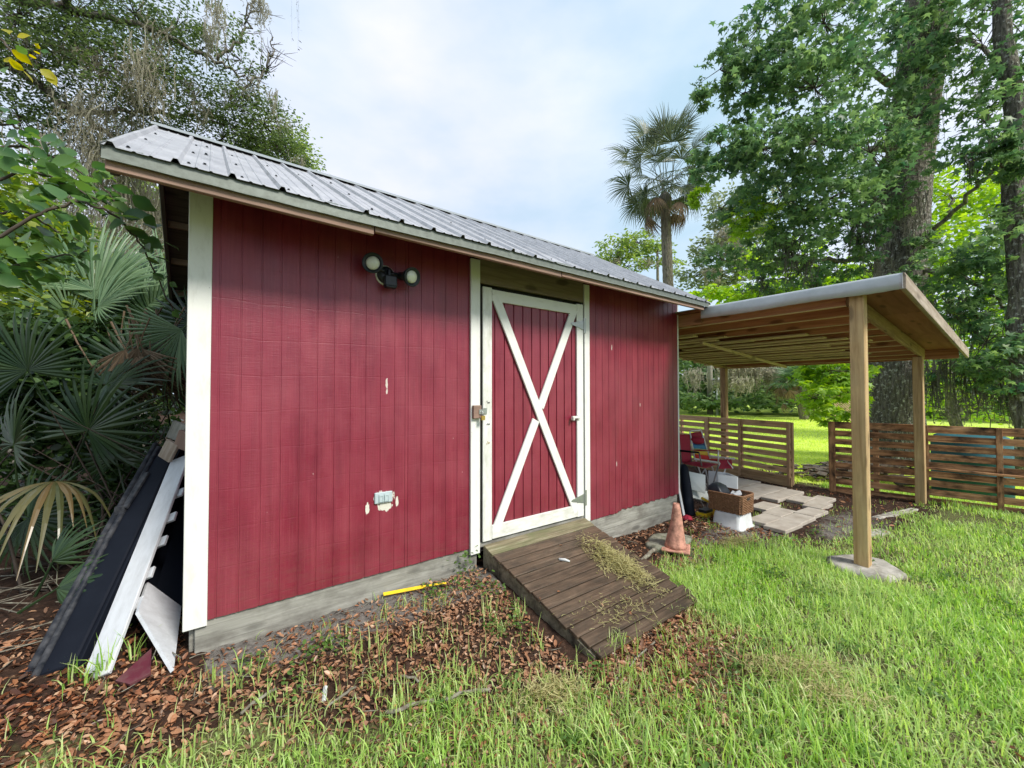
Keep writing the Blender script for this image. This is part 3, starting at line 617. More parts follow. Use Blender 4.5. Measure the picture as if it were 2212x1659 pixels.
# outlet
ob = thing('outlet_box', (1.062, -.02, .97), 'grey weatherproof double outlet cover low on the red wall', 'outlet box')
so = world_obj('cover_plate', *boxgeo((1.062, -.024, .970), (.125, .016, .076)), MT['outlet'], ob); md = so.modifiers.new('bev', 'BEVEL'); md.width = .004
for i, x in enumerate((1.043, 1.081)):
    f = world_obj('outlet_flap', *join([boxgeo((x, -.0345, .968), (.034, .006, .052)), boxgeo((x-.012, -.039, .965), (.006, .004, .036)), boxgeo((x+.012, -.039, .965), (.006, .004, .036)), boxgeo((x, -.039, .986), (.03, .004, .006))]), MT['outlet'], ob)

# ------------------------------------------------------------------ ramp
rp = thing('ramp', (2.5, -.55, .1), 'dark wet plank ramp sloping down from the white-braced shed door', 'ramp')
ra, rb = Vector((0, -.035, .448)), Vector((0, -1.155, .115)); rl = (rb-ra).length; rd = (rb-ra).normalized(); rn = Vector((0, rd.z, -rd.y)); rn = rn if rn.z > 0 else -rn
wd = [.140, .098]+[.0885]*11; s_ = 0
rx0 = lambda t: 1.872+.085*t
for i, ww in enumerate(wd):
    t = (s_+ww/2); p = ra+rd*t; f = t/rl; x0 = rx0(f)+R_.uniform(-.004, .004); x1 = 3.075+.02*f+R_.uniform(-.004, .006)+(.02 if i > 6 else 0)
    x0 += R_.uniform(-.012, .022) if i > 8 else 0; x1 += R_.uniform(-.05, .02) if i > 8 else R_.uniform(-.01, .01); a_ = Vector((x0, p.y, p.z+R_.uniform(-.002, .002))); b_ = Vector((x1, p.y, p.z+R_.uniform(-.002, .002)+(.0 if i < 9 else -.0)))
    if i == 9: a_.z += .002
    board('plank', rp, MT['ramp_top'] if i < 1 else MT['ramp'], a_, b_, ww-.008, .024, up=rn)
    s_ += ww
for xx in (0, 1):
    xa, xb = (1.885, 1.96) if xx == 0 else (3.05, 3.06); pa = ra-rn*.013+Vector((xa, 0, 0)); pb = rb-rn*.013+Vector((xb, 0, 0)); b0, b1 = .14, .03
    w_ = .032; V = []
    for o_ in (0, w_): V += [(pa.x+o_, pa.y, pa.z), (pb.x+o_, pb.y, pb.z), (pb.x+o_, pb.y, pb.z-.10), (pa.x+o_, pa.y, pa.z-.27)]
    world_obj('side_board', V, [(0, 1, 2, 3), (7, 6, 5, 4), (0, 4, 5, 1), (1, 5, 6, 2), (2, 6, 7, 3), (3, 7, 4, 0)], MT['ramp_side'], rp)
board('bearer', rp, MT['dark_wood'], (1.93, -.08, .30), (3.05, -.08, .30), .04, .16)

# ------------------------------------------------------------------ carport
cp = thing('carport', (7, -.3, .1), 'open lean-to carport of pale treated pine with silver-edged roof beside the shed', 'carport')
def czt(x, y): return 2.70-.0865*(x-4.75)+.0*(y)
YN, YF, XN, XF = -2.09, 1.45, 4.755, 8.93
upr = Vector((.0865, 0, 1)).normalized()
def roofslab(name, x0, x1, y0, y1, o0, o1, mat):
    V = [(x, y, czt(x, y)+o) for o in (o1, o0) for (x, y) in ((x0, y0), (x1, y0), (x1, y1), (x0, y1))]
    return world_obj(name, V, [(0, 1, 2, 3), (7, 6, 5, 4), (0, 4, 5, 1), (1, 5, 6, 2), (2, 6, 7, 3), (3, 7, 4, 0)], mat, cp)
for k in range(3):
    xa = XN+.01+k*(XF-XN-.02)/3; roofslab('roof_deck', xa, xa+(XF-XN-.02)/3-.002, YN+.02, YF-.02, -.018, -.004, MT['deck'])
roofslab('roof_sheet', XN, XF, YN, YF, -.0035, .006, MT['silver'])
# silver turned-down edge along the shed side, wavy along its bottom
V = []; F = []; segs = 60; y0, y1 = YN-.012, -.36
for i in range(segs+1):
    y = y0+(y1-y0)*i/segs; drop = .124+.005*math.sin(i*.23)+.010*sm(.35, .6, np.array(i/segs))*math.sin(i*.17)+.0015*math.sin(i*1.9); drop = float(drop)
    z = czt(XN, y)
    for j, (dx, dz) in enumerate(((.05, .0095), (.0, .012), (-.016, .004), (-.022, -.014), (-.022+.0015*math.sin(i*.5), -drop*.55), (-.020+.004*math.sin(i*.3), -drop), (-.008+.004*math.sin(i*.3), -drop-.002))): V.append((XN+dx, y, z+dz))
for i in range(segs):
    for j in range(6): F.append((i*7+j, i*7+j+1, (i+1)*7+j+1, (i+1)*7+j))
F.append(tuple(range(7)))
world_obj('silver_edge', V, F, MT['silver'], cp, True)
# rake board at the near edge, in two lengths
def cpb(name, mat, xa, xb, y, w, dz, t, up=(0, -1, 0)): return board(name, cp, mat, (xa, y, czt(xa, y)+dz), (xb, y, czt(xb, y)+dz), w, t, up=up)
cpb('rake_board', MT['rake'], XN+.0, 8.12, YN-.016, .125, -.066, .03); cpb('rake_board', MT['rake'], 8.125, XF+.05, YN-.018, .125, -.070, .03)
cpb('rake_lining', MT['pine_old'], XN+.05, 8.3, YN+.03, .035, -.040, .038)
cpb('roof_edge_strip', MT['rake'], XN, XF, YN-.010, .018, .004, .03)
# beams
PX, PY = 4.86, -1.78
cpb('beam', MT['pine_old'], PX+.03, 8.55, PY+.075, .14, -.105, .038)
cpb('beam', MT['pine_old'], 4.83, 8.72, 1.16, .14, -.105, .04)
cpb('beam', MT['pine_old'], 4.83, 8.72, 1.21, .14, -.105, .04)
board('ledger_board', cp, MT['rafter'], (4.86, -.3, 2.60), (4.86, 1.1, 2.60), .14, .038, up=(1, 0, 0))
# rafters run parallel to the shed's gable
xs = [4.93+.405*k for k in range(10)]
for k, x in enumerate(xs):
    if x < 8.75:
        z = czt(x, 0)-.018-.070
        board('rafter', cp, MT['rafter'], (x, PY+.10, z), (x, 1.40, z), .038, .138, up=(0, 0, 1))
        board('rafter_lit_strip', cp, MT['rafter_pale'], (x, PY+.10, z-.073), (x, 1.40, z-.073), .040, .008, up=(0, 0, 1), ch=.001)  # added pale strip imitates ground light on the rafter's underside
board('rafter', cp, MT['rafter'], (8.80, YN+.05, czt(8.8, 0)-.088), (8.80, 1.40, czt(8.8, 0)-.088), .038, .138)
# short boards stored along the rafters
for k, (x, ya, yb_) in enumerate(((6.05, -1.02, 1.3), (6.12, -.35, 1.3), (6.36, -1.12, .8), (6.55, -1.3, 1.3), (6.80, -1.48, 1.3), (6.95, -1.0, 1.3), (7.15, -1.38, 1.3), (7.40, -1.05, 1.3), (7.62, -1.2, 1.3), (7.85, -1.25, 1.3), (8.1, -1.0, 1.3), (5.7, -.2, 1.3), (5.45, .1, 1.3), (5.85, .0, 1.2))):
    z = czt(x, 0)-.150-.0; board('stored_board', cp, MT['rafter_pale'], (x, ya, z-.012), (x, yb_, z-.012), .14, .02)
board('cross_cleat', cp, MT['rafter_pale'], (5.75, .18, czt(5.75, 0)-.20), (8.6, .10, czt(8.6, 0)-.20), .04, .04)
# posts
for (x, y, zt_, zb_, m_) in ((PX, PY, 0, .10, 'pine'), (8.33, -1.68, 0, .03, 'pine'), (8.60, 1.22, .0, -.05, 'pine_old')):
    zt2 = czt(x, y)-.02 if m_ == 'pine' and x < 5 else czt(x, y)-.178
    o = board('post', cp, MT[m_], (x, y, zb_), (x, y, zt2), .108 if x < 5 else .112, .108, up=(0, -1, 0), ch=.006)
# concrete footings
def rock(name, c, pts, h, mat, label, cat, z0=None):
    zb = G(c[0], c[1])-.05; n = len(pts); V = []; m = 24
    cx_ = sum(p[0] for p in pts)/n; cy_ = sum(p[1] for p in pts)/n
    rings = ((1.0, 0), (1.0, .6), (.97, .9), (.85, 1.0), (.5, 1.02), (.0, 1.03)); P = []
    ang = np.linspace(0, n, m, endpoint=False)
    for a in ang:
        i = int(a); f = a-i; p, q = pts[i % n], pts[(i+1) % n]; P.append((p[0]*(1-f)+q[0]*f+R_.uniform(-.008, .008), p[1]*(1-f)+q[1]*f+R_.uniform(-.008, .008)))
    for s, hh in rings:
        for (x, y) in P: V.append((cx_+(x-cx_)*s, cy_+(y-cy_)*s, zb+(h+.05)*hh+(R_.uniform(-.005, .005) if s > 0 else 0)))
    F = [(i*m+j, i*m+(j+1) % m, (i+1)*m+(j+1) % m, (i+1)*m+j) for i in range(len(rings)-1) for j in range(m)]
    return tag(world_obj(name, V, F, mat, None, True), label, cat)
rock('concrete_footing', (4.87, -1.76), [(4.62, -1.60), (4.86, -1.50), (5.16, -1.66), (5.20, -1.86), (4.95, -2.06), (4.68, -1.98)], .055, MT['concrete'], 'rough pale concrete slab round the foot of the nearest carport post', 'concrete slab')
rock('concrete_block', (4.0, -.36), [(3.68, -.30), (3.98, -.18), (4.28, -.28), (4.26, -.50), (3.9, -.56), (3.66, -.44)], .045, MT['mossy_concrete'], 'mossy grey concrete slab under the old traffic cone', 'concrete slab')
rock('concrete_strip', (7.4, -1.7), [(6.9, -1.42), (7.3, -1.50), (7.9, -1.66), (7.92, -1.74), (7.3, -1.62), (6.9, -1.50)], .02, MT['concrete'], 'thin pale concrete edging in the dirt near the far post', 'concrete edging')
rock('stepping_stone', (6.2, -1.6), [(5.95, -1.5), (6.2, -1.45), (6.5, -1.6), (6.4, -1.7), (6.1, -1.68)], .012, MT['concrete'], 'half buried flat stone in dirt right of the nearest post', 'stone')

# paving under the carport
pav = bpy.data.objects.new('paving', None); place(pav, None, Matrix.Translation((6.3, -.6, .1))); tag(pav, kind='structure')
def quadslab(name, c, s, rz, h, parent, mat, tilt=(0, 0)):
    z = G(*c)+h/2+.004; d = Vector((math.cos(rz), math.sin(rz), tilt[0])); p = Vector((c[0], c[1], z)); up = Vector((-tilt[0], tilt[1], 1))
    return board(name, parent, mat, p-d*s[0]/2, p+d*s[0]/2, s[1], h, up=up, ch=.006)
RZ = -.06
for i in range(3):
    for j in range(3):
        if (i, j) in ((2, 0), (2, 1), (0, 0)): continue
        cxp = 5.80+.455*i-.14*j; cyp = -.42-.245*j; quadslab('paver', (cxp+R_.uniform(-.008, .008), cyp+R_.uniform(-.008, .008)), (.44, .235), RZ+R_.uniform(-.02, .02), .045, pav, MT['paver'], (R_.uniform(-.012, .012), R_.uniform(-.012, .012)))
for (cxp, cyp, sx, sy) in ((7.15, .03, 1.1, .42), (7.2, -.32, .9, .24), (7.2, .48, 1.2, .44)):
    quadslab('paver', (cxp, cyp), (sx, sy), RZ+R_.uniform(-.02, .02), .05, pav, MT['paver'])
for (cxp, cyp) in ((7.12, -.58), (6.93, -.84), (7.38, -.76)):
    quadslab('paver', (cxp, cyp), (.42, .235), RZ+.03, .045, pav, MT['paver'], (.01, -.01))

# ------------------------------------------------------------------ fences
def fence(name, A, B, z0, z1, nslat, mat, label, uprights, gapfrac=.4, topw=.10, dark=False):
    A = Vector(A); B = Vector(B); d = (B-A); l = d.length; d.normalize(); nrm = Vector((-d.y, d.x, 0)); nrm = nrm if nrm.x < 0 else -nrm     # nrm faces the camera side (-x)
    t = thing(name, (A+B)/2, label, 'fence'); g = (z1-z0)
    ph = g/nslat; sw = ph*(1-gapfrac)
    for k in range(nslat):
        zc = z1-ph*k-sw/2; yo = R_.uniform(-.003, .003); last = k == nslat-1
        wv = sw*(1.22 if k == 0 else 1.25 if last else 1)
        board('slat', t, mat, A+nrm*.0+Vector((0, 0, zc+R_.uniform(-.004, .004)-(.01 if last else 0))), B+Vector((0, 0, zc+R_.uniform(-.004, .004))), wv, .018, up=nrm)
    for u_, (wd_, front) in uprights:
        p = A+d*(u_*l)+nrm*(.025 if front else -.035); board('upright', t, mat, p+Vector((0, 0, z0-.02)), p+Vector((0, 0, z1+.005)), wd_, .028 if front else .045, up=nrm)
    return t
f1 = fence('slat_fence', (8.05, -.15, 0), (8.78, 2.62, 0), .13, 1.175, 8, MT['fence'], 'brown slatted pallet fence between the folding chairs and the sunny lawn', [(.01, (.05, True)), (.01, (.09, False)), (.34, (.07, False)), (.335, (.05, True)), (.62, (.10, False)), (.60, (.07, True)), (.86, (.06, False)), (.99, (.08, False))], gapfrac=.33)
board('bottom_board', f1, MT['pine_old'], (8.04, -.16, .16), (8.76, 2.6, .16), .16, .03, up=(-1, .2, 0))
f2 = fence('slat_fence', (8.36, -.60, 0), (8.86, -3.6, 0), .02, 1.20, 9, MT['fence_dark'], 'dark weathered slatted pallet fence in front of the thick tree trunk', [(.012, (.085, True)), (.012, (.09, False)), (.19, (.07, False)), (.37, (.06, True)), (.60, (.06, True)), (.8, (.06, True)), (.98, (.08, True))], gapfrac=.30)
board('bottom_board', f2, MT['fence_dark'], (8.33, -.61, .03), (8.83, -3.6, .0), .10, .04, up=(-1, -.1, 0))
board('middle_rail', f2, MT['fence_dark'], (8.42, -1.7, .60), (8.80, -3.6, .57), .03, .05, up=(-1, -.1, 0))


# ------------------------------------------------------------------ surveyed positions (metres)
# clumps of foliage: x, y, z, horizontal radius, vertical radius, leaves
GUM = [(12.628, -1.196, 8.973, 0.515, 0.72, 240), (13.386, -1.306, 10.585, 0.537, 0.645, 200), (12.601, -0.954, 10.081, 0.421, 0.631, 150), (8.389, 1.129, 8.317, 0.475, 0.475, 120), (8.131, 1.339, 7.7, 0.285, 0.332, 50), (9.024, 0.63, 9.17, 0.759, 0.664, 260), (8.707, 0.78, 7.768, 0.563, 0.563, 200), (9.075, 0.243, 8.168, 0.732, 0.732, 330), (9.724, -0.266, 8.99, 1.006, 0.732, 420), (9.116, -0.269, 7.409, 0.869, 0.695, 420), (11.679, -0.488, 9.18, 0.823, 0.926, 260), (7.74, 0.794, 6.282, 0.521, 0.391, 170), (7.536, 0.958, 5.848, 0.304, 0.304, 60), (8.256, 0.283, 6.221, 0.686, 0.515, 330), (8.958, -0.37, 6.244, 0.762, 0.55, 420), (10.485, -0.771, 6.428, 0.732, 0.686, 380), (11.886, -1.102, 7.568, 0.59, 0.787, 260), (9.105, 0.286, 5.607, 0.823, 0.549, 360), (9.287, 1.148, 5.696, 0.503, 0.503, 170), (9.837, -0.261, 5.515, 0.823, 0.549, 380), (9.99, 0.263, 4.976, 0.778, 0.535, 300), (11.478, -0.236, 5.27, 0.72, 0.566, 220), (10.27, 1.178, 5.001, 0.645, 0.537, 200), (10.193, 1.987, 4.984, 0.515, 0.515, 120), (11.964, -0.618, 5.887, 0.617, 0.617, 200), (11.022, 0.879, 4.412, 0.878, 0.384, 220), (11.985, 0.151, 4.576, 0.768, 0.384, 200)]
GUM_R = [(14.515, -1.407, 10.695, 0.572, 0.686, 90), (12.822, -2.092, 8.967, 0.672, 0.864, 260), (12.422, -2.503, 7.467, 0.535, 0.803, 260), (11.354, -1.919, 6.19, 0.608, 0.191, 110), (11.446, -2.352, 5.762, 0.501, 0.25, 170), (11.55, -2.56, 5.953, 0.329, 0.412, 140), (12.474, -1.46, 4.274, 0.688, 0.443, 260), (12.5, -1.97, 3.919, 0.75, 0.516, 330), (12.714, -2.368, 3.407, 0.549, 0.64, 300), (13.015, -1.593, 3.378, 0.503, 0.503, 170), (12.05, -2.1, 2.652, 0.714, 0.535, 320), (12.166, -2.423, 2.106, 0.521, 0.521, 240), (12.892, -1.719, 2.16, 0.492, 0.393, 110), (13.799, -2.481, 5.305, 0.393, 0.59, 140), (13.163, -1.249, 5.137, 0.421, 0.421, 120), (14.033, -2.145, 4.856, 0.515, 0.412, 140), (13.519, -1.924, 1.566, 0.906, 0.403, 110)]
GUM_LIT = [(10.612, -0.006, 2.163, 0.59, 0.443, 230), (10.181, 0.082, 1.576, 0.384, 0.384, 130), (11.184, -0.173, 1.67, 0.403, 0.604, 150), (11.596, -0.245, 2.183, 0.412, 0.412, 120), (10.612, 0.366, 2.281, 0.407, 0.305, 100), (10.702, -0.048, 1.13, 0.197, 0.295, 30), (9.237, 0.942, 5.409, 0.492, 0.492, 120), (8.057, 1.323, 5.612, 0.281, 0.234, 30), (11.209, 1.247, 4.068, 0.686, 0.229, 100)]
LIT_R = [(22.084, -0.789, 8.846, 1.372, 1.201, 700), (23.189, -1.602, 8.158, 1.372, 1.544, 800), (20.249, -0.613, 6.929, 0.961, 0.961, 500), (22.305, -2.14, 6.287, 0.8, 1.281, 500), (25.447, -2.09, 9.868, 0.915, 1.281, 500), (21.158, -0.018, 5.932, 0.858, 0.858, 400), (20.017, -1.634, 4.771, 1.189, 0.892, 500), (20.751, -2.139, 2.987, 0.892, 1.338, 450), (20.934, -1.028, 3.087, 1.441, 1.281, 500), (21.452, -0.195, 4.216, 1.029, 1.372, 400), (22.76, 0.135, 1.823, 1.281, 1.098, 400), (23.406, -1.587, 1.299, 1.544, 0.686, 350), (21.953, 1.882, 6.109, 1.361, 0.778, 350), (19.555, -2.588, 6.729, 0.549, 1.372, 300)]
OAK = [(-3.005, 9.291, 9.098, 0.915, 0.823, 1800), (-2.238, 9.204, 9.562, 1.057, 0.768, 1900), (-1.302, 8.992, 9.935, 0.906, 0.704, 1400), (-0.604, 8.966, 9.993, 0.631, 0.631, 600), (-2.695, 9.331, 8.251, 0.938, 0.656, 1500), (-1.808, 9.156, 8.569, 0.885, 0.688, 1300), (-0.99, 9.034, 8.887, 0.823, 0.617, 1000), (-0.183, 8.909, 9.635, 0.537, 0.537, 350), (0.245, 8.82, 10.352, 0.659, 0.439, 260), (0.616, 8.807, 9.748, 0.56, 0.672, 260), (0.999, 8.78, 9.34, 0.343, 0.572, 110), (-0.263, 9.244, 8.707, 0.878, 0.549, 800), (-1.025, 9.58, 8.132, 0.752, 0.484, 800), (0.457, 9.202, 8.769, 0.8, 0.515, 800), (1.144, 9.191, 8.575, 0.832, 0.654, 1100), (1.56, 9.144, 7.98, 0.606, 0.545, 800), (1.988, 9.081, 7.666, 0.37, 0.309, 300), (0.292, 9.84, 8.22, 0.951, 0.595, 1000), (-0.465, 10.418, 7.864, 0.832, 0.595, 800), (-1.782, 10.657, 7.846, 0.784, 0.56, 600), (1.096, 9.743, 7.975, 0.741, 0.617, 900), (-2.482, 9.938, 7.623, 0.805, 0.604, 700), (-3.135, 9.932, 7.451, 0.768, 0.576, 800)]
OAK_LIT = [(1.564, 10.12, 8.845, 0.782, 0.717, 900), (1.987, 9.817, 8.258, 0.587, 0.587, 600), (1.164, 10.561, 8.251, 0.921, 0.592, 700), (-1.398, 13.156, 6.481, 0.823, 0.823, 700), (-0.767, 13.317, 6.107, 0.715, 1.144, 800), (-0.861, 12.728, 7.44, 0.549, 0.823, 500), (-2.05, 13.66, 5.933, 0.823, 0.823, 500), (-0.608, 12.612, 4.559, 0.549, 0.686, 400), (-2.695, 12.864, 7.09, 1.132, 0.755, 600), (-3.544, 12.256, 6.831, 1.029, 0.686, 600), (-1.599, 13.349, 4.835, 0.823, 0.686, 400)]
FARWOOD_A = [(25.864, 17.531, 12.944, 1.537, 1.025, 500), (27.174, 16.533, 13.491, 1.537, 1.025, 500), (24.997, 18.206, 12.031, 1.025, 0.732, 260), (28.353, 15.667, 12.758, 1.098, 1.098, 300), (26.464, 17.114, 11.663, 1.83, 0.732, 300), (30.149, 15.575, 12.537, 0.943, 1.321, 200)]
FARWOOD_B = [(22.304, 7.729, 11.689, 1.006, 1.132, 500), (23.123, 7.146, 10.43, 1.509, 1.258, 700), (22.029, 7.994, 9.426, 1.258, 1.006, 500), (22.098, 9.224, 8.2, 1.052, 0.736, 350), (23.348, 7.029, 8.418, 1.509, 1.006, 600), (24.117, 6.373, 11.435, 1.258, 2.013, 700), (22.149, 7.948, 7.665, 1.258, 0.755, 400)]
FARWOOD_C = [(15.816, 4.009, 5.338, 1.029, 0.274, 260), (17.049, 3.08, 5.457, 1.029, 0.377, 300), (15.841, 5.234, 5.637, 0.732, 0.22, 120), (18.282, 2.151, 5.592, 1.029, 0.429, 300), (19.375, 1.321, 5.934, 1.029, 0.686, 350), (20.592, 4.116, 7.607, 1.852, 0.823, 500)]
FAR_WALL = [(32.101, 15.592, 3.535, 1.555, 2.138, 900), (33.659, 14.431, 3.144, 1.555, 2.333, 900), (33.435, 12.091, 3.423, 1.83, 2.196, 900), (35.186, 10.766, 3.787, 1.83, 2.196, 900), (34.641, 8.686, 3.311, 1.715, 2.058, 800), (36.291, 7.455, 2.966, 1.715, 2.058, 800), (37.941, 6.225, 2.621, 1.715, 2.058, 800), (30.823, 14.1, 1.597, 1.464, 0.951, 500), (33.384, 7.182, 1.218, 1.441, 0.576, 300), (31.127, 10.129, 1.205, 1.99, 0.73, 500), (28.908, 13.052, 0.986, 1.372, 0.686, 400), (30.554, 11.816, 0.984, 1.715, 0.617, 400), (34.665, 6.222, 1.12, 1.601, 0.64, 400), (34.666, 4.974, 0.985, 1.544, 0.617, 400), (34.387, 8.921, 1.597, 2.058, 1.029, 500), (32.688, 11.429, 2.306, 2.127, 1.418, 600), (33.286, 9.739, 1.941, 1.372, 1.372, 400), (31.85, 8.339, 1.028, 0.961, 0.32, 160), (39.865, 4.789, 2.276, 2.058, 2.058, 700), (39.26, 2.742, 2.235, 1.921, 1.921, 700), (38.363, 0.915, 2.194, 1.784, 2.081, 700), (37.173, -0.692, 2.154, 1.647, 1.921, 700), (35.489, -1.928, 2.115, 1.509, 2.013, 700), (37.248, 14.162, 6.108, 3.293, 2.058, 800), (41.193, 11.188, 6.514, 3.293, 2.058, 800), (45.147, 8.228, 6.098, 3.293, 2.058, 800)]
VINES = [(-1.754, 4.24, 3.641, 0.368, 0.263, 500), (-1.437, 4.253, 3.56, 0.384, 0.274, 500), (-1.669, 3.94, 3.104, 0.352, 0.252, 600), (-1.337, 3.818, 2.981, 0.36, 0.257, 600), (-1.096, 3.892, 2.822, 0.269, 0.215, 300), (-1.547, 3.609, 2.656, 0.336, 0.24, 500), (-1.23, 3.5, 2.531, 0.295, 0.197, 400), (-1.882, 4.573, 4.164, 0.329, 0.274, 350)]
UNDER = [(-1.428, 3.154, 2.276, 0.401, 0.268, 900), (-1.158, 3.328, 2.223, 0.432, 0.288, 900), (-0.856, 3.599, 2.325, 0.368, 0.316, 600), (-1.35, 2.982, 1.826, 0.391, 0.304, 900), (-1.049, 3.133, 1.742, 0.422, 0.328, 900), (-0.764, 3.546, 1.694, 0.421, 0.368, 700), (-1.344, 2.99, 1.349, 0.391, 0.261, 700), (-1.005, 3.114, 1.226, 0.422, 0.281, 700), (-0.706, 3.768, 1.09, 0.439, 0.329, 600), (-0.412, 4.291, 1.383, 0.309, 0.309, 250), (-0.34, 4.001, 0.8, 0.297, 0.297, 300), (-1.34, 3.125, 0.849, 0.446, 0.268, 500), (-0.917, 3.438, 0.638, 0.503, 0.302, 600), (-0.567, 3.681, 0.431, 0.439, 0.329, 500), (-1.252, 3.447, 0.351, 0.48, 0.24, 400), (-0.745, 3.575, 0.011, 0.473, 0.263, 400), (-0.212, 4.421, 0.219, 0.256, 0.512, 400), (-0.281, 3.229, -0.042, 0.21, 0.368, 350), (-0.341, 2.525, -0.135, 0.183, 0.274, 300), (-1.543, 4.176, -0.041, 0.526, 0.263, 400), (-0.172, 3.658, -0.48, 0.114, 0.515, 250), (-0.713, 2.791, 0.415, 0.274, 0.274, 350), (-0.518, 3.131, 0.939, 0.302, 0.302, 450)]
LEFT_WALL = [(-6.974, 21.074, 7.339, 1.544, 1.887, 900), (-5.332, 19.832, 7.68, 1.372, 1.887, 900), (-3.811, 18.717, 6.649, 1.372, 1.887, 900), (-2.295, 17.595, 5.961, 1.372, 1.887, 900), (-0.802, 16.439, 7.331, 0.858, 2.058, 700), (-0.766, 16.492, 4.245, 0.858, 1.544, 600), (-1.851, 16.085, 3.116, 1.281, 1.441, 800), (-3.387, 17.238, 3.118, 1.441, 1.441, 800), (-4.923, 18.392, 3.12, 1.441, 1.441, 800), (-6.46, 19.546, 3.122, 1.441, 1.441, 700), (-2.729, 16.785, 1.517, 1.441, 0.64, 400), (-4.308, 16.728, 1.235, 1.338, 0.743, 400), (-1.508, 16.925, 9.047, 1.029, 1.029, 400)]
PT = {'trunk0': (13.895, -0.434, 0.731), 'trunk1': (13.745, -0.479, 2.01), 'trunk2': (13.649, -0.567, 3.379), 'trunk3': (13.722, -0.663, 4.98), 'trunk4': (13.81, -0.777, 6.809), 'trunk5': (13.952, -0.934, 8.752), 'trunk6': (14.222, -1.052, 10.323), 'trunk7': (14.508, -1.192, 12.274), 'trunk8': (14.954, -1.343, 14.859), 'cc_back_tl': (5.566, 0.434, 1.089), 'cc_back_tr': (5.886, 0.444, 1.062), 'cc_back_bl': (5.556, 0.389, 0.68), 'cc_back_br': (5.86, 0.412, 0.666), 'cc_seat_fl': (5.589, 0.053, 0.647), 'cc_seat_fr': (5.984, 0.068, 0.666), 'bc_tl': (6.136, 0.57, 1.064), 'bc_tr': (6.458, 0.578, 1.059), 'bc_bl': (6.054, 0.453, 0.69), 'bc_br': (6.428, 0.424, 0.627), 'bc_pillow': (6.206, 0.519, 0.963), 'bc_arm_n0': (5.989, 0.439, 0.691), 'bc_arm_n1': (6.152, 0.13, 0.653), 'bc_arm_f0': (6.509, 0.487, 0.677), 'bc_arm_f1': (6.645, 0.134, 0.665), 'bc_pouch0': (6.332, 0.245, 0.668), 'bc_pouch1': (6.411, 0.063, 0.552), 'bc_pouch2': (6.137, 0.144, 0.564), 'bc_pouch3': (6.6, 0.169, 0.651), 'gp1a': (5.207, 0.151, 0.65), 'gp1b': (5.344, -0.075, 0.608), 'gp1c': (5.248, -0.122, 0.388), 'gp1d': (5.165, 0.064, 0.431), 'gp2a': (5.217, 0.088, 0.407), 'gp2b': (5.42, -0.126, 0.388), 'gp2c': (5.326, -0.178, 0.268), 'gp2d': (5.157, 0.01, 0.322), 'wp_a': (5.829, -0.0, 0.543), 'wp_b': (5.939, -0.207, 0.531), 'wp_c': (5.941, -0.204, 0.352), 'wp_d': (5.831, 0.003, 0.367), 'bag_t': (5.107, 0.099, 0.749), 'bag_b': (4.997, -0.054, 0.196), 'yel': (5.201, -0.146, 0.246), 'redb': (4.821, -0.111, 0.268), 'basket_corner': (5.016, -0.646, 0.271), 'cone': (3.864, -0.553, 0.135), 'wb0': (-0.36, 0.052, 0.283), 'wb1': (-0.088, 1.238, 1.195), 'bt0': (-0.565, 0.243, 0.276), 'bt1': (-0.209, 1.514, 1.251), 'tb0': (-0.617, 0.283, 0.276), 'tb1': (-0.246, 1.517, 1.28), 'tc0': (-0.58, 0.255, 0.276), 'tc1': (-0.211, 1.466, 1.256), 'wp1': (-0.218, 0.477, 0.544), 'wp2': (-0.057, 0.448, 0.358), 'wp3': (-0.062, -0.141, 0.286), 'wp4': (-0.232, 0.2, 0.49), 'rp1': (-0.271, -0.078, 0.302), 'rp2': (-0.152, 0.07, 0.34), 'rp3': (-0.138, -0.141, 0.317), 'rp4': (-0.212, -0.147, 0.299), 'sc1': (-0.157, 1.225, 1.264), 'sc2': (-0.114, 1.314, 1.403), 'sc3': (-0.068, 1.156, 1.342), 'hub1': (-0.929, 3.393, 2.716), 'hub2': (-1.315, 3.932, 2.799), 'hub3': (-0.138, 2.184, 2.31), 'hub4': (-0.437, 3.279, 2.535), 'hub5': (-0.893, 1.533, 1.068), 'hub6': (-0.707, 0.656, 0.541), 'hub7': (-0.622, 3.909, 2.893), 'hub8': (-0.35, 4.445, 3.292), 'hub9': (-0.696, 2.984, 2.127), 'dead1': (-0.5, 2.46, 2.163), 'dead2': (-0.356, 2.354, 2.096), 'dead3': (-0.659, 2.708, 2.061), 'palm': (12.814, 5.004, 5.658), 'palmc': (12.623, 5.065, 8.86), 'pole0': (30.843, 12.873, 0.075), 'poletop': (30.435, 12.901, 10.885), 'arm1': (30.72, 11.45, 10.313), 'lat': (29.988, 4.732, 1.121), 'wpole': (30.257, 12.049, 0.573), 'wpolet': (30.315, 11.952, 2.631), 'fpalm': (29.461, 6.351, 2.185), 'drum': (11.281, -1.716, 0.456), 'scrap': (-0.095, 0.576, 0.359), 'litterwhite': (0.215, -0.524, 0.043), 'thing_ramp': (2.004, -0.627, 0.441)}
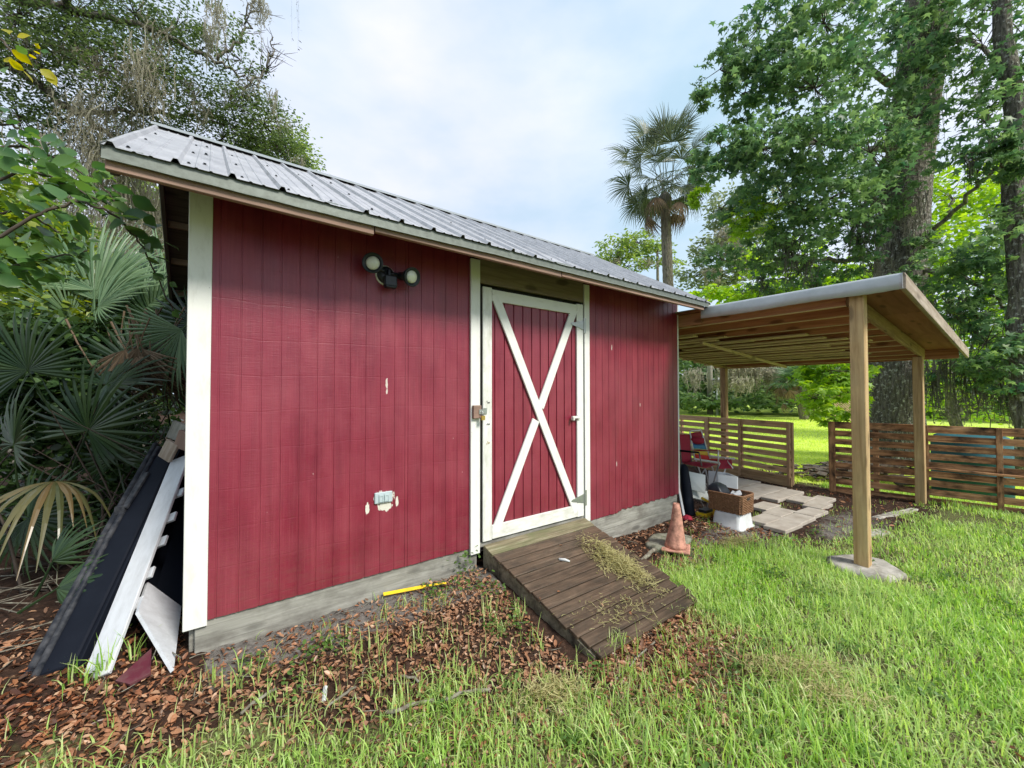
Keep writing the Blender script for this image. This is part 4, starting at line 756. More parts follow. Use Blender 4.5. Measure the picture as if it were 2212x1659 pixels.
TWIGS = {'T1': [(-0.902, 0.38, 2.362), (-0.666, 0.321, 2.623), (-0.501, 0.319, 2.755), (-0.357, 0.338, 2.71), (-0.265, 0.396, 2.603), (-0.173, 0.457, 2.412), (-0.097, 0.531, 2.173)], 'T2': [(-1.004, 0.696, 2.781), (-0.76, 0.633, 2.974), (-0.584, 0.565, 2.907), (-0.421, 0.507, 2.823)], 'T3': [(-1.104, 1.014, 3.098), (-0.857, 0.949, 3.242), (-0.703, 0.96, 3.199), (-0.51, 0.881, 3.061), (-0.396, 0.861, 2.932)], 'T4': [(-0.949, 0.545, 2.203), (-0.758, 0.521, 2.403), (-0.649, 0.563, 2.461), (-0.493, 0.507, 2.531)], 'T5': [(-1.149, 1.181, 2.756), (-0.889, 1.108, 2.887), (-0.752, 1.132, 2.778), (-0.628, 1.041, 2.716)], 'T6': [(-1.165, 1.283, 4.136), (-0.997, 1.161, 3.957), (-0.9, 1.092, 3.808), (-0.815, 1.149, 3.982)], 'T7': [(-1.157, 1.295, 3.452), (-0.943, 1.134, 3.422), (-0.847, 1.065, 3.333)]}
LIMBS = {'L1': [(-4.392, 10.338, 8.916), (-3.221, 9.723, 8.345), (-2.269, 9.526, 7.685), (-1.243, 9.522, 7.049), (-0.252, 9.784, 6.826)], 'L2': [(-4.037, 10.048, 9.831), (-2.316, 9.26, 9.658), (-1.057, 8.816, 9.633), (0.164, 8.655, 9.42), (0.991, 8.666, 9.15)], 'L3': [(-2.269, 9.526, 7.685), (-1.099, 9.51, 8.17), (0.284, 9.591, 8.444), (1.462, 9.215, 8.101)], 'L4': [(0.164, 8.655, 9.42), (0.598, 8.56, 10.132), (0.766, 8.417, 10.791), (0.938, 8.28, 11.12)], 'L5': [(0.626, 8.823, 8.852), (1.122, 8.556, 9.603), (1.26, 8.554, 10.483)], 'L6': [(-3.221, 9.723, 8.345), (-2.559, 8.971, 8.548), (-1.768, 8.871, 8.793), (-0.989, 9.036, 8.784)]}
GLIMBS = {'A': [(14.09, -1.016, 7.952), (11.786, -0.513, 7.019), (9.842, -0.049, 6.829), (8.512, 0.461, 6.401), (7.604, 0.903, 6.021)], 'B': [(13.942, -0.929, 8.866), (11.897, -0.281, 9.323), (9.489, 0.301, 8.41), (8.581, 0.99, 8.127)], 'C': [(13.786, -0.753, 6.58), (12.067, -0.191, 5.751), (10.021, 0.348, 5.605), (9.287, 1.148, 5.696)], 'D': [(13.722, -0.663, 4.98), (12.421, -0.183, 4.849), (10.497, 0.516, 4.654), (10.101, 1.31, 4.787)], 'E': [(14.073, -0.939, 5.436), (13.87, -1.548, 5.856), (12.931, -2.102, 6.182), (12.071, -2.706, 6.155)], 'F': [(13.764, -0.683, 4.522), (13.423, -1.428, 4.506), (12.958, -2.063, 3.877), (12.865, -2.472, 3.041)], 'G': [(13.685, -0.595, 3.379), (13.731, -1.371, 3.063), (13.734, -1.854, 2.284), (13.924, -2.223, 1.365)], 'H': [(14.082, -1.069, 10.238), (13.567, -1.917, 9.589), (12.733, -2.503, 8.072)]}
MOSS_L = [(-1.921, 8.988, 8.698, 0.576, 1.153, 60), (-0.977, 8.755, 9.633, 0.403, 1.308, 50), (-1.252, 9.508, 7.89, 0.421, 1.473, 50), (-0.845, 10.991, 6.408, 0.424, 2.182, 60), (-1.423, 11.432, 6.166, 0.485, 1.939, 60), (-1.721, 10.249, 7.332, 0.543, 2.173, 60), (-0.082, 8.867, 8.346, 0.269, 0.645, 24), (-1.077, 8.352, 8.793, 0.384, 1.441, 60), (-1.257, 8.743, 8.568, 0.344, 1.18, 50), (-0.883, 8.714, 8.526, 0.302, 1.107, 40), (-2.115, 9.033, 7.761, 0.569, 1.613, 70), (-2.529, 9.242, 6.844, 0.563, 1.875, 70), (-1.874, 9.746, 7.036, 0.515, 1.647, 60), (-2.076, 9.641, 7.321, 0.403, 1.208, 50), (-1.647, 10.329, 6.952, 0.549, 2.196, 70), (-1.258, 10.54, 6.828, 0.572, 2.63, 80), (-0.955, 10.566, 6.697, 0.467, 2.566, 70), (-1.528, 10.752, 6.485, 0.572, 2.287, 60), (-1.945, 10.814, 6.502, 0.56, 2.017, 60), (-0.645, 10.575, 7.032, 0.297, 1.427, 40), (-2.381, 10.641, 6.522, 0.537, 1.72, 50), (0.795, 6.428, 9.459, 0.238, 0.64, 40), (0.141, 7.655, 10.041, 0.256, 1.18, 34), (-0.013, 8.277, 9.812, 0.206, 1.132, 26), (0.444, 8.953, 9.076, 0.224, 0.784, 22), (0.8, 8.68, 9.299, 0.336, 1.009, 28), (1.276, 8.578, 9.111, 0.183, 0.8, 18), (-0.26, 8.987, 8.883, 0.215, 0.86, 22), (-2.853, 9.189, 8.64, 0.366, 1.098, 30), (-0.663, 11.383, 5.327, 0.503, 1.384, 40), (-1.066, 11.685, 5.328, 0.503, 1.509, 40), (1.819, 8.706, 7.742, 0.238, 0.595, 18), (1.4, 8.746, 8.676, 0.35, 0.7, 22), (-1.681, 9.328, 7.924, 0.503, 1.711, 50), (-1.534, 9.977, 7.595, 0.43, 1.72, 50), (-2.037, 9.871, 6.934, 0.412, 1.852, 50), (-1.231, 9.229, 8.373, 0.412, 1.235, 40)]
MOSS_R = [(12.959, -1.081, 9.428, 0.319, 1.914, 60), (13.451, -1.305, 8.651, 0.215, 1.72, 40), (12.647, -0.888, 6.19, 0.316, 1.473, 50), (12.458, -0.792, 7.978, 0.263, 1.473, 40), (9.872, 0.478, 4.916, 0.246, 1.082, 40), (10.426, 0.321, 4.588, 0.252, 0.805, 30), (11.557, -0.302, 5.476, 0.309, 1.235, 40), (11.276, -0.601, 5.898, 0.393, 1.475, 40), (12.039, -0.69, 6.504, 0.412, 1.852, 50), (13.447, -1.113, 10.994, 0.439, 2.415, 60), (13.762, -1.332, 10.335, 0.274, 1.976, 50), (12.853, -0.952, 7.514, 0.372, 1.383, 40), (12.508, -0.497, 4.783, 0.322, 0.645, 20), (10.583, 1.208, 4.413, 0.22, 0.659, 20), (11.548, 0.483, 4.412, 0.22, 0.549, 20), (12.573, -1.489, 2.553, 0.197, 1.573, 34), (12.89, -1.722, 2.356, 0.216, 1.377, 34), (12.9, -1.977, 2.245, 0.24, 1.441, 40), (12.821, -2.165, 2.138, 0.188, 1.313, 34), (12.805, -2.396, 1.852, 0.274, 1.098, 40), (12.994, -1.296, 2.182, 0.206, 1.235, 28), (13.01, -1.599, 3.78, 0.302, 1.308, 34), (12.811, -1.937, 3.301, 0.288, 1.153, 34), (13.394, -1.102, 2.418, 0.215, 1.505, 28), (12.688, -2.325, 2.493, 0.183, 1.464, 28), (13.275, -1.746, 1.768, 0.302, 0.906, 28), (11.837, -2.288, 6.45, 0.139, 0.782, 16), (11.644, -2.011, 6.161, 0.141, 0.792, 16), (9.518, 0.387, 9.067, 0.096, 0.48, 8), (12.276, -2.492, 1.584, 0.174, 0.782, 26), (13.837, -1.406, 1.343, 0.43, 0.645, 24)]
MOSS_F = [(28.881, 13.012, 3.319, 0.858, 2.058, 40), (30.44, 8.084, 3.46, 0.772, 1.544, 40), (33.36, 4.65, 3.093, 0.892, 1.784, 40), (27.725, 10.124, 3.463, 0.926, 1.852, 60), (28.464, 9.565, 3.617, 0.926, 2.161, 70), (29.206, 9.011, 3.462, 0.772, 2.161, 60), (29.827, 8.553, 3.152, 0.617, 1.544, 40), (27.489, 10.325, 2.538, 0.617, 1.235, 30), (27.424, 9.123, 2.506, 0.892, 1.338, 40), (21.595, 7.053, 10.034, 0.72, 1.921, 60), (22.087, 6.708, 9.073, 0.72, 1.681, 50), (20.946, 7.59, 8.114, 0.48, 0.961, 30), (24.925, 17.014, 11.884, 0.354, 1.063, 14), (26.909, 15.523, 11.882, 0.709, 1.063, 16), (32.21, 14.25, 3.857, 0.377, 1.509, 16)]
FANS = [(-1.103, 2.17, 1.886, -0.3, 1, 0.9), (-0.887, 2.256, 1.976, 0.4, 1, 1.0), (-0.669, 2.347, 1.78, 0.8, 0.6, 0.95), (-0.975, 1.958, 1.514, -0.8, 0.5, 0.9), (-0.729, 2.027, 1.385, 0.5, 0.9, 1.05), (-0.507, 2.606, 1.557, 0.3, 1, 1.0), (-1.072, 1.786, 1.32, 0.1, 1, 0.8), (-0.796, 1.709, 1.13, 0.9, 0.2, 0.9), (-0.576, 2.169, 1.119, -0.3, 0.9, 1.0), (-0.378, 2.77, 1.166, 0.6, 0.8, 1.0), (-0.983, 1.733, 0.771, 0.8, -0.2, 0.8), (-0.668, 1.871, 0.791, 0.6, 0.8, 0.9), (-0.502, 2.843, 1.934, -0.7, 0.7, 1.1), (-1.307, 2.563, 2.297, 0.3, 1, 1.0), (-0.303, 3.197, 1.798, 0.2, 1, 1.1), (-1.144, 2.939, 2.364, -0.2, 1, 0.9)]

# ------------------------------------------------------------------ foliage helpers
LEAF_OVAL = (np.array([(0, 0, 0), (.5, .24, .05), (1, 0, -.03), (.5, -.24, .05)], float), np.array([(0, 1, 2, 3)]))
def _star():
    V = [(.32, 0, .02), (0, 0, 0)]; angs = [-128, -62, 0, 62, 128]
    notch = [(0, 0, 0)]; tips = []
    for a, L_ in zip(angs, (.50, .66, .74, .62, .54)): tips.append((.32+L_*math.cos(rad(a)), L_*math.sin(rad(a)), -.16 if abs(a) > 30 else -.10))
    nts = [(.0, 0, 0)]+[(.32+.24*math.cos(rad(b)), .24*math.sin(rad(b)), .0) for b in (-95, -31, 31, 95)]+[(.0, 0, 0)]
    V = [(.32, 0, .03)]+nts[:5]+tips; F = []
    for i in range(5): F.append((0, 1+i, 6+i, 1+(i+1) if i < 4 else 1))
    return np.array(V, float), np.array(F)
LEAF_STAR = _star()
LEAF_BROAD = (np.array([(0, 0, 0), (.30, .30, .05), (.68, .28, .04), (1.02, 0, -.06), (.68, -.28, .04), (.30, -.30, .05), (.35, 0, .0), (.68, 0, .0)], float), np.array([(0, 1, 6, 6), (0, 6, 5, 5), (1, 2, 7, 6), (6, 7, 4, 5), (2, 3, 7, 7), (7, 3, 4, 4)]))
LEAF_BROAD = (LEAF_BROAD[0], np.array([(0, 6, 2, 1), (0, 5, 4, 6), (6, 4, 3, 2)]))
LEAF_CURL = (np.array([(0, 0, 0), (.3, .2, .14), (.72, .17, .16), (1, 0, .08), (.72, -.17, .16), (.3, -.2, .14), (.5, 0, .0)], float), np.array([(0, 6, 2, 1), (0, 5, 4, 6), (6, 4, 3, 2)]))
def frames_rand(n, up=.5, droop=.3):
    """x axis = leaf direction, z = leaf normal"""
    a = rng.uniform(0, 2*np.pi, n); x = np.stack([np.cos(a), np.sin(a), rng.normal(-droop, .35, n)], 1); x /= np.linalg.norm(x, axis=1)[:, None]
    r = rng.normal(size=(n, 3))*(1-up)+np.array([0, 0, 1.])*up; z = r-x*(r*x).sum(1)[:, None]; z /= np.linalg.norm(z, axis=1)[:, None]+1e-9
    return x, np.cross(z, x), z
def leaves_VF(tmpl, P, size, up=.5, droop=.3, fr=None):
    V, F = tmpl; n = len(P); x, y, z = fr if fr else frames_rand(n, up, droop); s = np.asarray(size).reshape(-1, 1, 1) if not np.isscalar(size) else size
    W = (V[None, :, 0:1]*x[:, None]+V[None, :, 1:2]*y[:, None]+V[None, :, 2:3]*z[:, None])*s+P[:, None]
    return W.reshape(-1, 3), (F[None]+(np.arange(n)*len(V))[:, None, None]).reshape(-1, F.shape[1])
def cloud(blobs, mult=1.0, per=14, sig=.17, fill=.45):
    out = []; hubs = []
    for (x, y, z, rh, rv, n) in blobs:
        n = int(n*mult); m = max(3, n//per); d = rng.normal(size=(m, 3)); d /= np.linalg.norm(d, axis=1)[:, None]; d *= (rng.uniform(fill**3, 1, m)**(1/3))[:, None]
        c = np.array([x, y, z])+d*np.array([rh, rh, rv]); hubs.append(c)
        k = rng.integers(0, m, n); out.append(c[k]+rng.normal(size=(n, 3))*np.array([rh, rh, rv*.6])*sig)
    return np.concatenate(out), hubs
def twigs_VF(blobs, hubs, r=.012):
    Vs, Fs, o = [], [], 0
    for b, hs in zip(blobs, hubs):
        c = np.array(b[:3])
        for h in hs[::3]:
            mid = (c+h)/2+rng.normal(size=3)*b[3]*.15; v, f = tube_geo([c, mid, h], [r, r*.7, r*.35], 3, False); Vs.append(np.array(v)); Fs.append(np.array(f)+o); o += len(v)
    return np.concatenate(Vs), np.concatenate(Fs)
def crown(parent, blobs, tmpl, size, mat, mult=1., up=.5, droop=.3, per=14, sig=.17, twig=True, name='crown', sized=.3, fill=.45, each=0, cut=None):
    P, hubs = cloud(blobs, mult, per, sig, fill)
    if cut is not None: P = P[cut(P)]
    n = len(P); sz = size*rng.uniform(1-sized, 1+sized, n); fr = frames_rand(n, up, droop)
    if each:
        d = np.linalg.norm(P-np.array(CAM), axis=1)/sz; idx = np.argsort(d)[:each]; me = bpy.data.meshes.new('leaf'); me.from_pydata([tuple(v) for v in tmpl[0]], [], [tuple(f) for f in tmpl[1]]); me.materials.append(mat)
        for i in idx:
            o = bpy.data.objects.new('leaf', me); s = float(sz[i]); x, y, z = fr[0][i]*s, fr[1][i]*s, fr[2][i]*s
            mw = Matrix(((x[0], y[0], z[0], P[i][0]), (x[1], y[1], z[1], P[i][1]), (x[2], y[2], z[2], P[i][2]), (0, 0, 0, 1))); place(o, parent, mw)
        keep = np.ones(n, bool); keep[idx] = False; P = P[keep]; sz = sz[keep]; fr = tuple(a[keep] for a in fr)
    V, F = leaves_VF(tmpl, P, sz, fr=fr); o = npmesh(name, V, F, mat, parent); tag(o, kind='stuff')
    if twig:
        V, F = twigs_VF(blobs, hubs, .010 if size < .2 else .03); t = npmesh('twigs', V, F, MT['twig'], parent); tag(t, kind='stuff')
    return o
def limb(name, parent, mat, pts, r0, r1, sides=10, sub=6, wob=.03):
    P = np.array(pts, float); n = len(P); t = np.linspace(0, n-1, (n-1)*sub+1); Q = np.stack([np.interp(t, range(n), P[:, k]) for k in range(3)], 1)
    for _ in range(3): Q[1:-1] = (Q[:-2]+Q[1:-1]*2+Q[2:])/4
    Q[1:-1] += rng.normal(size=Q[1:-1].shape)*wob; return tube(name, parent, mat, Q, np.linspace(r0, r1, len(Q)), sides)
def bigtrunk(name, parent, mat, pts, rads, sides=72, rows=140, ridge=.03, flare=0):
    P = np.array(pts, float); n = len(P); t = np.linspace(0, n-1, rows); Q = np.stack([np.interp(t, range(n), P[:, k]) for k in range(3)], 1)
    for _ in range(8): Q[1:-1] = (Q[:-2]+Q[1:-1]*2+Q[2:])/4
    rr_ = np.interp(t, range(n), rads); Q, T, A, B = frames(Q); th = np.linspace(0, 2*np.pi, sides, endpoint=False)
    hh = Q[:, 2][:, None]; TH = th[None]+0*hh
    furrow = np.abs(np.sin(TH*11+1.6*np.sin(hh*5.1+TH*3)+.8*np.sin(hh*13+TH*7)))*ridge+ridge*.5*np.sin(TH*27+hh*9+2*np.sin(hh*21))
    lob = rr_[:, None]*(.05*np.sin(TH*3+hh*.4)+.03*np.sin(TH*5-hh*.7))
    r = rr_[:, None]+furrow+lob
    if flare: r = r+flare*np.exp(-(hh-Q[0, 2])/.35)*(1+.35*np.sin(TH*5+.6))
    V = Q[:, None]+r[..., None]*(A[:, None]*np.cos(th)[None, :, None]+B[:, None]*np.sin(th)[None, :, None])
    ii = np.arange(rows*sides).reshape(rows, sides); j2 = np.roll(ii, -1, 1); F = np.stack([ii[:-1], j2[:-1], j2[1:], ii[1:]], -1).reshape(-1, 4)
    return npmesh(name, V.reshape(-1, 3), F, mat, parent, True)
def moss_VF(items, seg=7, wdt=.011):
    Vs = []; Fs = []; o = 0
    for (x, y, z, w_, l_, n) in items:
        for k in range(n):
            L_ = l_*rng.uniform(.25, 1)*(1-.3*abs(rng.normal())*.5); L_ = max(L_, l_*.15); px, py = rng.normal(size=2)*w_*.45; top = z+rng.normal()*l_*.08
            t = np.linspace(0, 1, seg); c = np.stack([x+px*(1-.35*t)+np.cumsum(rng.normal(size=seg))*w_*.10, y+py*(1-.35*t)+np.cumsum(rng.normal(size=seg))*w_*.10, top-L_*t], 1)
            a = rng.uniform(0, np.pi); d = np.array([np.cos(a), np.sin(a), 0])*wdt*rng.uniform(.6, 1.5)*(1-t*.6)[:, None]
            Vs.append(np.stack([c-d, c+d], 1).reshape(-1, 3)); i = np.arange(seg-1)*2+o; Fs.append(np.stack([i, i+1, i+3, i+2], 1)); o += seg*2
            # short side curls
            m = 14; q = rng.uniform(0, 1, m); cc = np.stack([np.interp(q, t, c[:, j]) for j in range(3)], 1); dv = rng.normal(size=(m, 3))*np.array([1, 1, .6])*max(.02, wdt*3.6); dv[:, 2] -= .02; e2 = rng.normal(size=(m, 3))*wdt*.6
            vv = np.stack([cc, cc+dv*.5+e2, cc+dv, cc+dv*.5-e2], 1).reshape(-1, 3); Vs.append(vv); i = np.arange(m)*4+o; Fs.append(np.stack([i, i+1, i+2, i+3], 1)); o += m*4
    return np.concatenate(Vs), np.concatenate(Fs)
def fan_VF(n=26, R=.8, spread=rad(250), droop=.25, wmax=.05, split=.5, seg=5, pet=.5, fold=.35, cup=.25, tipdroop=.3):
    """fan frond: hub at origin, pointing along +X, normal +Z; petiole runs along -X"""
    V = []; F = []
    for i in range(n):
        a = (i/(n-1)-.5)*spread+R_.uniform(-.04, .04); L_ = R*(1-.25*abs(a/spread*2)**2)*R_.uniform(.82, 1.08); wm = wmax*R_.uniform(.85, 1.1); o = len(V); dr = droop*R_.uniform(.6, 1.3)
        for s in range(seg+1):
            t = s/seg; r = L_*t; w_ = wm*(t/.45 if t < .45 else (1-(t-.45)/.55)**.8)*.5; w_ = max(w_, .0015)
            z = cup*r*(abs(math.sin(a/2)))*.6-dr*L_*(t**2.2)-tipdroop*L_*max(0, t-.6)**1.6
            ca_, sa_ = math.cos(a), math.sin(a); x, y = r*ca_, r*sa_
            V += [(x-sa_*w_*-1, y-ca_*w_, z-fold*w_), (x, y, z+fold*w_*.3), (x-sa_*w_, y+ca_*w_, z-fold*w_)]
        for s in range(seg):
            b = o+s*3; F += [(b, b+3, b+4, b+1), (b+1, b+4, b+5, b+2)]
    v, f = tube_geo([(-pet, 0, -.12*pet), (-pet*.5, 0, -.02), (.02, 0, 0)], [.012, .009, .006], 5, False); o = len(V); V += v; F += [tuple(i+o for i in q) for q in f]
    return V, F
_fm = {}
def fan_mesh(key, mat, **k):
    kk = (key, mat.name)
    if kk not in _fm:
        V, F = fan_VF(**k); me = bpy.data.meshes.new('frond'); me.from_pydata(V, [], F); me.materials.append(mat); _fm[kk] = me
    return _fm[kk]
def frond(parent, me, hub, direction, normal, scale=1.0, name='frond'):
    x = Vector(direction).normalized(); z = Vector(normal); z = (z-x*z.dot(x)).normalized(); y = z.cross(x); o = bpy.data.objects.new(name, me); s = scale
    mw = Matrix(((x.x*s, y.x*s, z.x*s, hub[0]), (x.y*s, y.y*s, z.y*s, hub[1]), (x.z*s, y.z*s, z.z*s, hub[2]), (0, 0, 0, 1))); place(o, parent, mw); return o

CR, CU, CF = Vector(rr), Vector((0, 0, 1)), Vector((fw.x, fw.y, 0)).normalized()
def dirv(r, u, f): return CR*r+CU*u+CF*f      # right, up, away as seen from where the photographer stands

# ------------------------------------------------------------------ things stored under the carport
def quad_board(name, a, b, c, d, t, mat, parent=None, smooth=False):
    """four corners in order, thickness t away from the camera side"""
    A, B, C_, D_ = map(Vector, (a, b, c, d)); n = (B-A).cross(D_-A).normalized(); n = n if n.dot(CF) > 0 else -n
    V = [A, B, C_, D_]+[p+n*t for p in (A, B, C_, D_)]
    F = [(0, 1, 2, 3), (7, 6, 5, 4), (0, 4, 5, 1), (1, 5, 6, 2), (2, 6, 7, 3), (3, 7, 4, 0)]
    return world_obj(name, V, F, mat, parent)
def cloth(name, a, b, c, d, mat, parent, sag_=.03, n=8, t=.004):
    A, B, C_, D_ = map(Vector, (a, b, c, d)); nn = (B-A).cross(D_-A).normalized(); V = []; F = []
    for i in range(n+1):
        for j in range(n+1):
            u_, v_ = i/n, j/n; p = (A*(1-u_)+B*u_)*(1-v_)+(D_*(1-u_)+C_*u_)*v_; V.append(p+Vector((0, 0, -sag_))*math.sin(u_*math.pi)*math.sin(v_*math.pi)+nn*.004*math.sin(u_*9+v_*5))
    for i in range(n):
        for j in range(n): q = i*(n+1)+j; F.append((q, q+n+1, q+n+2, q+1))
    o = world_obj(name, V, F, mat, parent, True); md = o.modifiers.new('s', 'SOLIDIFY'); md.thickness = t; return o
g0 = Vector((0, 0, 1))
def onG(p, dz=0): return (p[0], p[1], G(p[0], p[1])+dz)
# red camp chair
cc = thing('camp_chair', onG(PT['cc_seat_fl']), 'red folding camp chair standing at the shed corner under the carport', 'chair')
cloth('backrest', PT['cc_back_tl'], PT['cc_back_tr'], PT['cc_back_br'], PT['cc_back_bl'], MT['red_cloth'], cc, 0)
cloth('seat', PT['cc_back_bl'], PT['cc_back_br'], PT['cc_seat_fr'], PT['cc_seat_fl'], MT['red_cloth'], cc, .035)
V3 = lambda k: Vector(PT[k])
def T(name, P, r=.010, m='grey_tube', par=None): return tube(name, par, MT[m], [tuple(p) for p in P], r, 8)
bl, br_, fl_, fr_ = V3('cc_back_bl'), V3('cc_back_br'), V3('cc_seat_fl'), V3('cc_seat_fr')
gzv = lambda p: Vector((p.x, p.y, G(p.x, p.y)))
T('leg', [fl_+Vector((0, 0, -.02)), gzv(fr_*.8+bl*.2)], .011, par=cc); T('leg', [fr_+Vector((0, 0, -.02)), gzv(fl_)], .011, par=cc)
T('leg', [bl, gzv(fl_*.95+bl*.05)], .010, par=cc); T('leg', [fl_, gzv(bl)], .010, par=cc); T('leg', [br_, gzv(fr_)], .010, par=cc); T('leg', [bl+Vector((0, 0, .02)), gzv(br_)], .010, par=cc)
T('back_post', [bl, V3('cc_back_tl')], .010, par=cc); T('back_post', [br_, V3('cc_back_tr')], .010, par=cc)
arm_b, arm_f = br_*.4+V3('cc_back_tr')*.6+Vector((0, 0, -.07)), fr_+Vector((0, 0, .20))
cloth('armrest', arm_b-CF*.04, arm_f-CF*.04, arm_f+CF*.04, arm_b+CF*.04, MT['red_cloth'], cc, .01)
T('arm_post', [arm_f, fr_], .010, 'alu', cc)
arm_b2, arm_f2 = bl*.45+V3('cc_back_tl')*.55+Vector((0, 0, -.05)), fl_*.75+bl*.25+Vector((0, 0, .20))
T('armrest', [arm_b2, arm_b2*.3+arm_f2*.7, arm_f2], .014, 'navy', cc); T('arm_post', [arm_f2, fl_*.85+bl*.15+Vector((0, 0, .02))], .010, par=cc)
# rainbow beach chair
bc = thing('beach_chair', onG(PT['bc_arm_n1']), 'rainbow striped low beach chair with red pillow and white arms behind the camp chair', 'chair')
tl, tr, bl, br_ = V3('bc_tl'), V3('bc_tr'), V3('bc_bl'), V3('bc_br')
cols = ['red_cloth', 'navy_cloth', 'blue_cloth', 'green_cloth', 'yellow_cloth', 'red_bright']; cuts = [0, .18, .48, .62, .70, .84, 1.0]
for k, m_ in enumerate(cols):
    a_, b_ = cuts[k], cuts[k+1]; cloth('backrest_stripe', tl.lerp(bl, a_), tr.lerp(br_, a_), tr.lerp(br_, b_), tl.lerp(bl, b_), MT[m_], bc, 0, 3)
T('back_tube', [bl-CR*.012, tl-CR*.012, tl+Vector((0, 0, .03)), tr+Vector((0, 0, .03)), tr+CR*.012, br_+CR*.012], .012, 'alu', bc)
pc = tl.lerp(br_, .26)-CF*.05; ps = world_obj('head_pillow', *lathe([(.005, -.10), (.04, -.095), (.055, -.05), (.058, 0), (.055, .05), (.04, .095), (.005, .10)], 14, pc, tuple(CR*.9-CF*.2-Vector((0, 0, .05)))), MT['red_cloth'], bc, True)
for n0, n1 in (('bc_arm_n0', 'bc_arm_n1'), ('bc_arm_f0', 'bc_arm_f1')):
    board('armrest', bc, MT['alu'], V3(n0), V3(n1), .05, .022, ch=.008)
p0, p1, p2, p3 = (V3(k) for k in ('bc_pouch0', 'bc_pouch3', 'bc_pouch1', 'bc_pouch2'))
cloth('seat', bl, br_, p1, p0, MT['red_bright'], bc, .03); cloth('storage_pouch', p0, p1, p2, p3, MT['red_cloth'], bc, .02)
T('leg', [V3('bc_arm_n1'), gzv(V3('bc_arm_n1')-CR*.25)], .011, 'alu', bc); T('leg', [V3('bc_arm_f1')-CR*.15, p2+CR*.0], .011, 'alu', bc)
T('leg', [V3('bc_arm_f1')-CR*.1, gzv(V3('bc_arm_f1')-CR*.3)], .011, 'alu', bc); T('leg', [bl, gzv(bl+CR*.2)], .011, 'alu', bc); T('leg', [br_, gzv(br_+CR*.2)], .011, 'alu', bc)
# boxes and boards
o = quad_board('leaning_board', PT['gp1a'], PT['gp1b'], PT['gp1c'], PT['gp1d'], .015, MT['grey_panel']); tag(o, 'upper pale grey board with faint scoring leaning beneath the red camp chair', 'board')
o = quad_board('leaning_board', PT['gp2a'], PT['gp2b'], PT['gp2c'], PT['gp2d'], .015, MT['grey_panel']); tag(o, 'lower grey board between the black bag and the wicker basket', 'board')
wb = thing('white_cabinet', onG(PT['wp_d']), 'small white open box standing behind the wicker basket', 'box')
a_, b_, c_, d_ = (V3(k) for k in ('wp_a', 'wp_b', 'wp_c', 'wp_d')); c_ = gzv(c_)+Vector((0, 0, .02)); d_ = gzv(d_)+Vector((0, 0, .02)); dp = CF*.28
quad_board('front_panel', a_, b_, c_, d_, .016, MT['white_panel'], wb); quad_board('side_panel', b_, b_+dp, c_+dp, c_, .014, MT['white_panel'], wb); quad_board('back_panel', a_+dp, b_+dp, c_+dp, d_+dp, .014, MT['white_panel'], wb)
bt = Vector(PT['bag_t']); bb = gzv(Vector(PT['bag_b'])); L_ = (bt-bb)
pr = [(bb+L_*t, r) for t, r in ((0, .05), (.04, .062), (.3, .065), (.33, .058), (.36, .064), (.7, .06), (.93, .055), (1.0, .03))]
tag(tube('chair_bag', None, MT['navy'], [p for p, r in pr], [r for p, r in pr], 14), 'long black carry bag propped upright against the right corner of the shed', 'bag')
yc = gzv(Vector(PT['yel'])); yt = thing('yellow_tray', yc, 'yellow plastic tool carrier on the ground between the grey boards and basket', 'tray')
world_obj('tray_body', *boxgeo(yc+Vector((0, 0, .03)), (.22, .14, .05)), MT['yellow'], yt); world_obj('tray_contents', *boxgeo(yc+Vector((0, 0, .075)), (.17, .10, .035)), MT['black_plastic'], yt)
board('handle', yt, MT['yellow'], yc+CR*.09-CF*.06+Vector((0, 0, .0)), yc+CR*.085-CF*.06+Vector((0, 0, .16)), .035, .03, up=(1, 0, 0)); board('handle', yt, MT['yellow'], yc+CR*.085-CF*.06+Vector((0, 0, .16)), yc-CR*.03+CF*.05+Vector((0, 0, .22)), .03, .025)
rc_ = gzv(Vector(PT['redb'])); V, F = lathe([(.05, 0), (.065, .012), (.055, .035), (.03, .05), (.012, .052)], 12, rc_); V = [tuple(Vector(v)+Vector((R_.uniform(-.018, .018), R_.uniform(-.01, .01), R_.uniform(-.01, .01)))) for v in V]
tag(world_obj('red_cloth_bundle', V, F, MT['red_cloth'], None, True), 'small crumpled red cloth bundle on the dirt beside the black bag', 'cloth')
# strip of broken trim leaning in the corner
o = board('broken_trim', None, MT['white_board'], (4.86, -.06, .10), (4.82, .02, .62), .04, .012, up=(0, -1, 0)); tag(o, 'thin peeling white strip leaning on the right end of the shed', 'board')

# basket on an upturned tub
bx0, by0 = 5.02, -.64; btop = .27
tb = thing('plastic_tub', (5.17, -.50, .1), 'upturned white plastic tub under the wicker basket', 'tub')
def rrect(hx, hy, r, n=6):
    P = []
    for cx_, cy_, a0 in ((hx-r, hy-r, 0), (-(hx-r), hy-r, 90), (-(hx-r), -(hy-r), 180), (hx-r, -(hy-r), 270)):
        for k in range(n+1): a = rad(a0+90*k/n); P.append((cx_+r*math.cos(a), cy_+r*math.sin(a)))
    return P
def loft(rings):
    V = []; F = []; n = len(rings[0])
    for r in rings: V += r
    for i in range(len(rings)-1):
        for j in range(n): F.append((i*n+j, i*n+(j+1) % n, (i+1)*n+(j+1) % n, (i+1)*n+j))
    F.append(tuple(range(n))[::-1]); F.append(tuple(range((len(rings)-1)*n, len(rings)*n))); return V, F
gt = G(5.17, -.5)
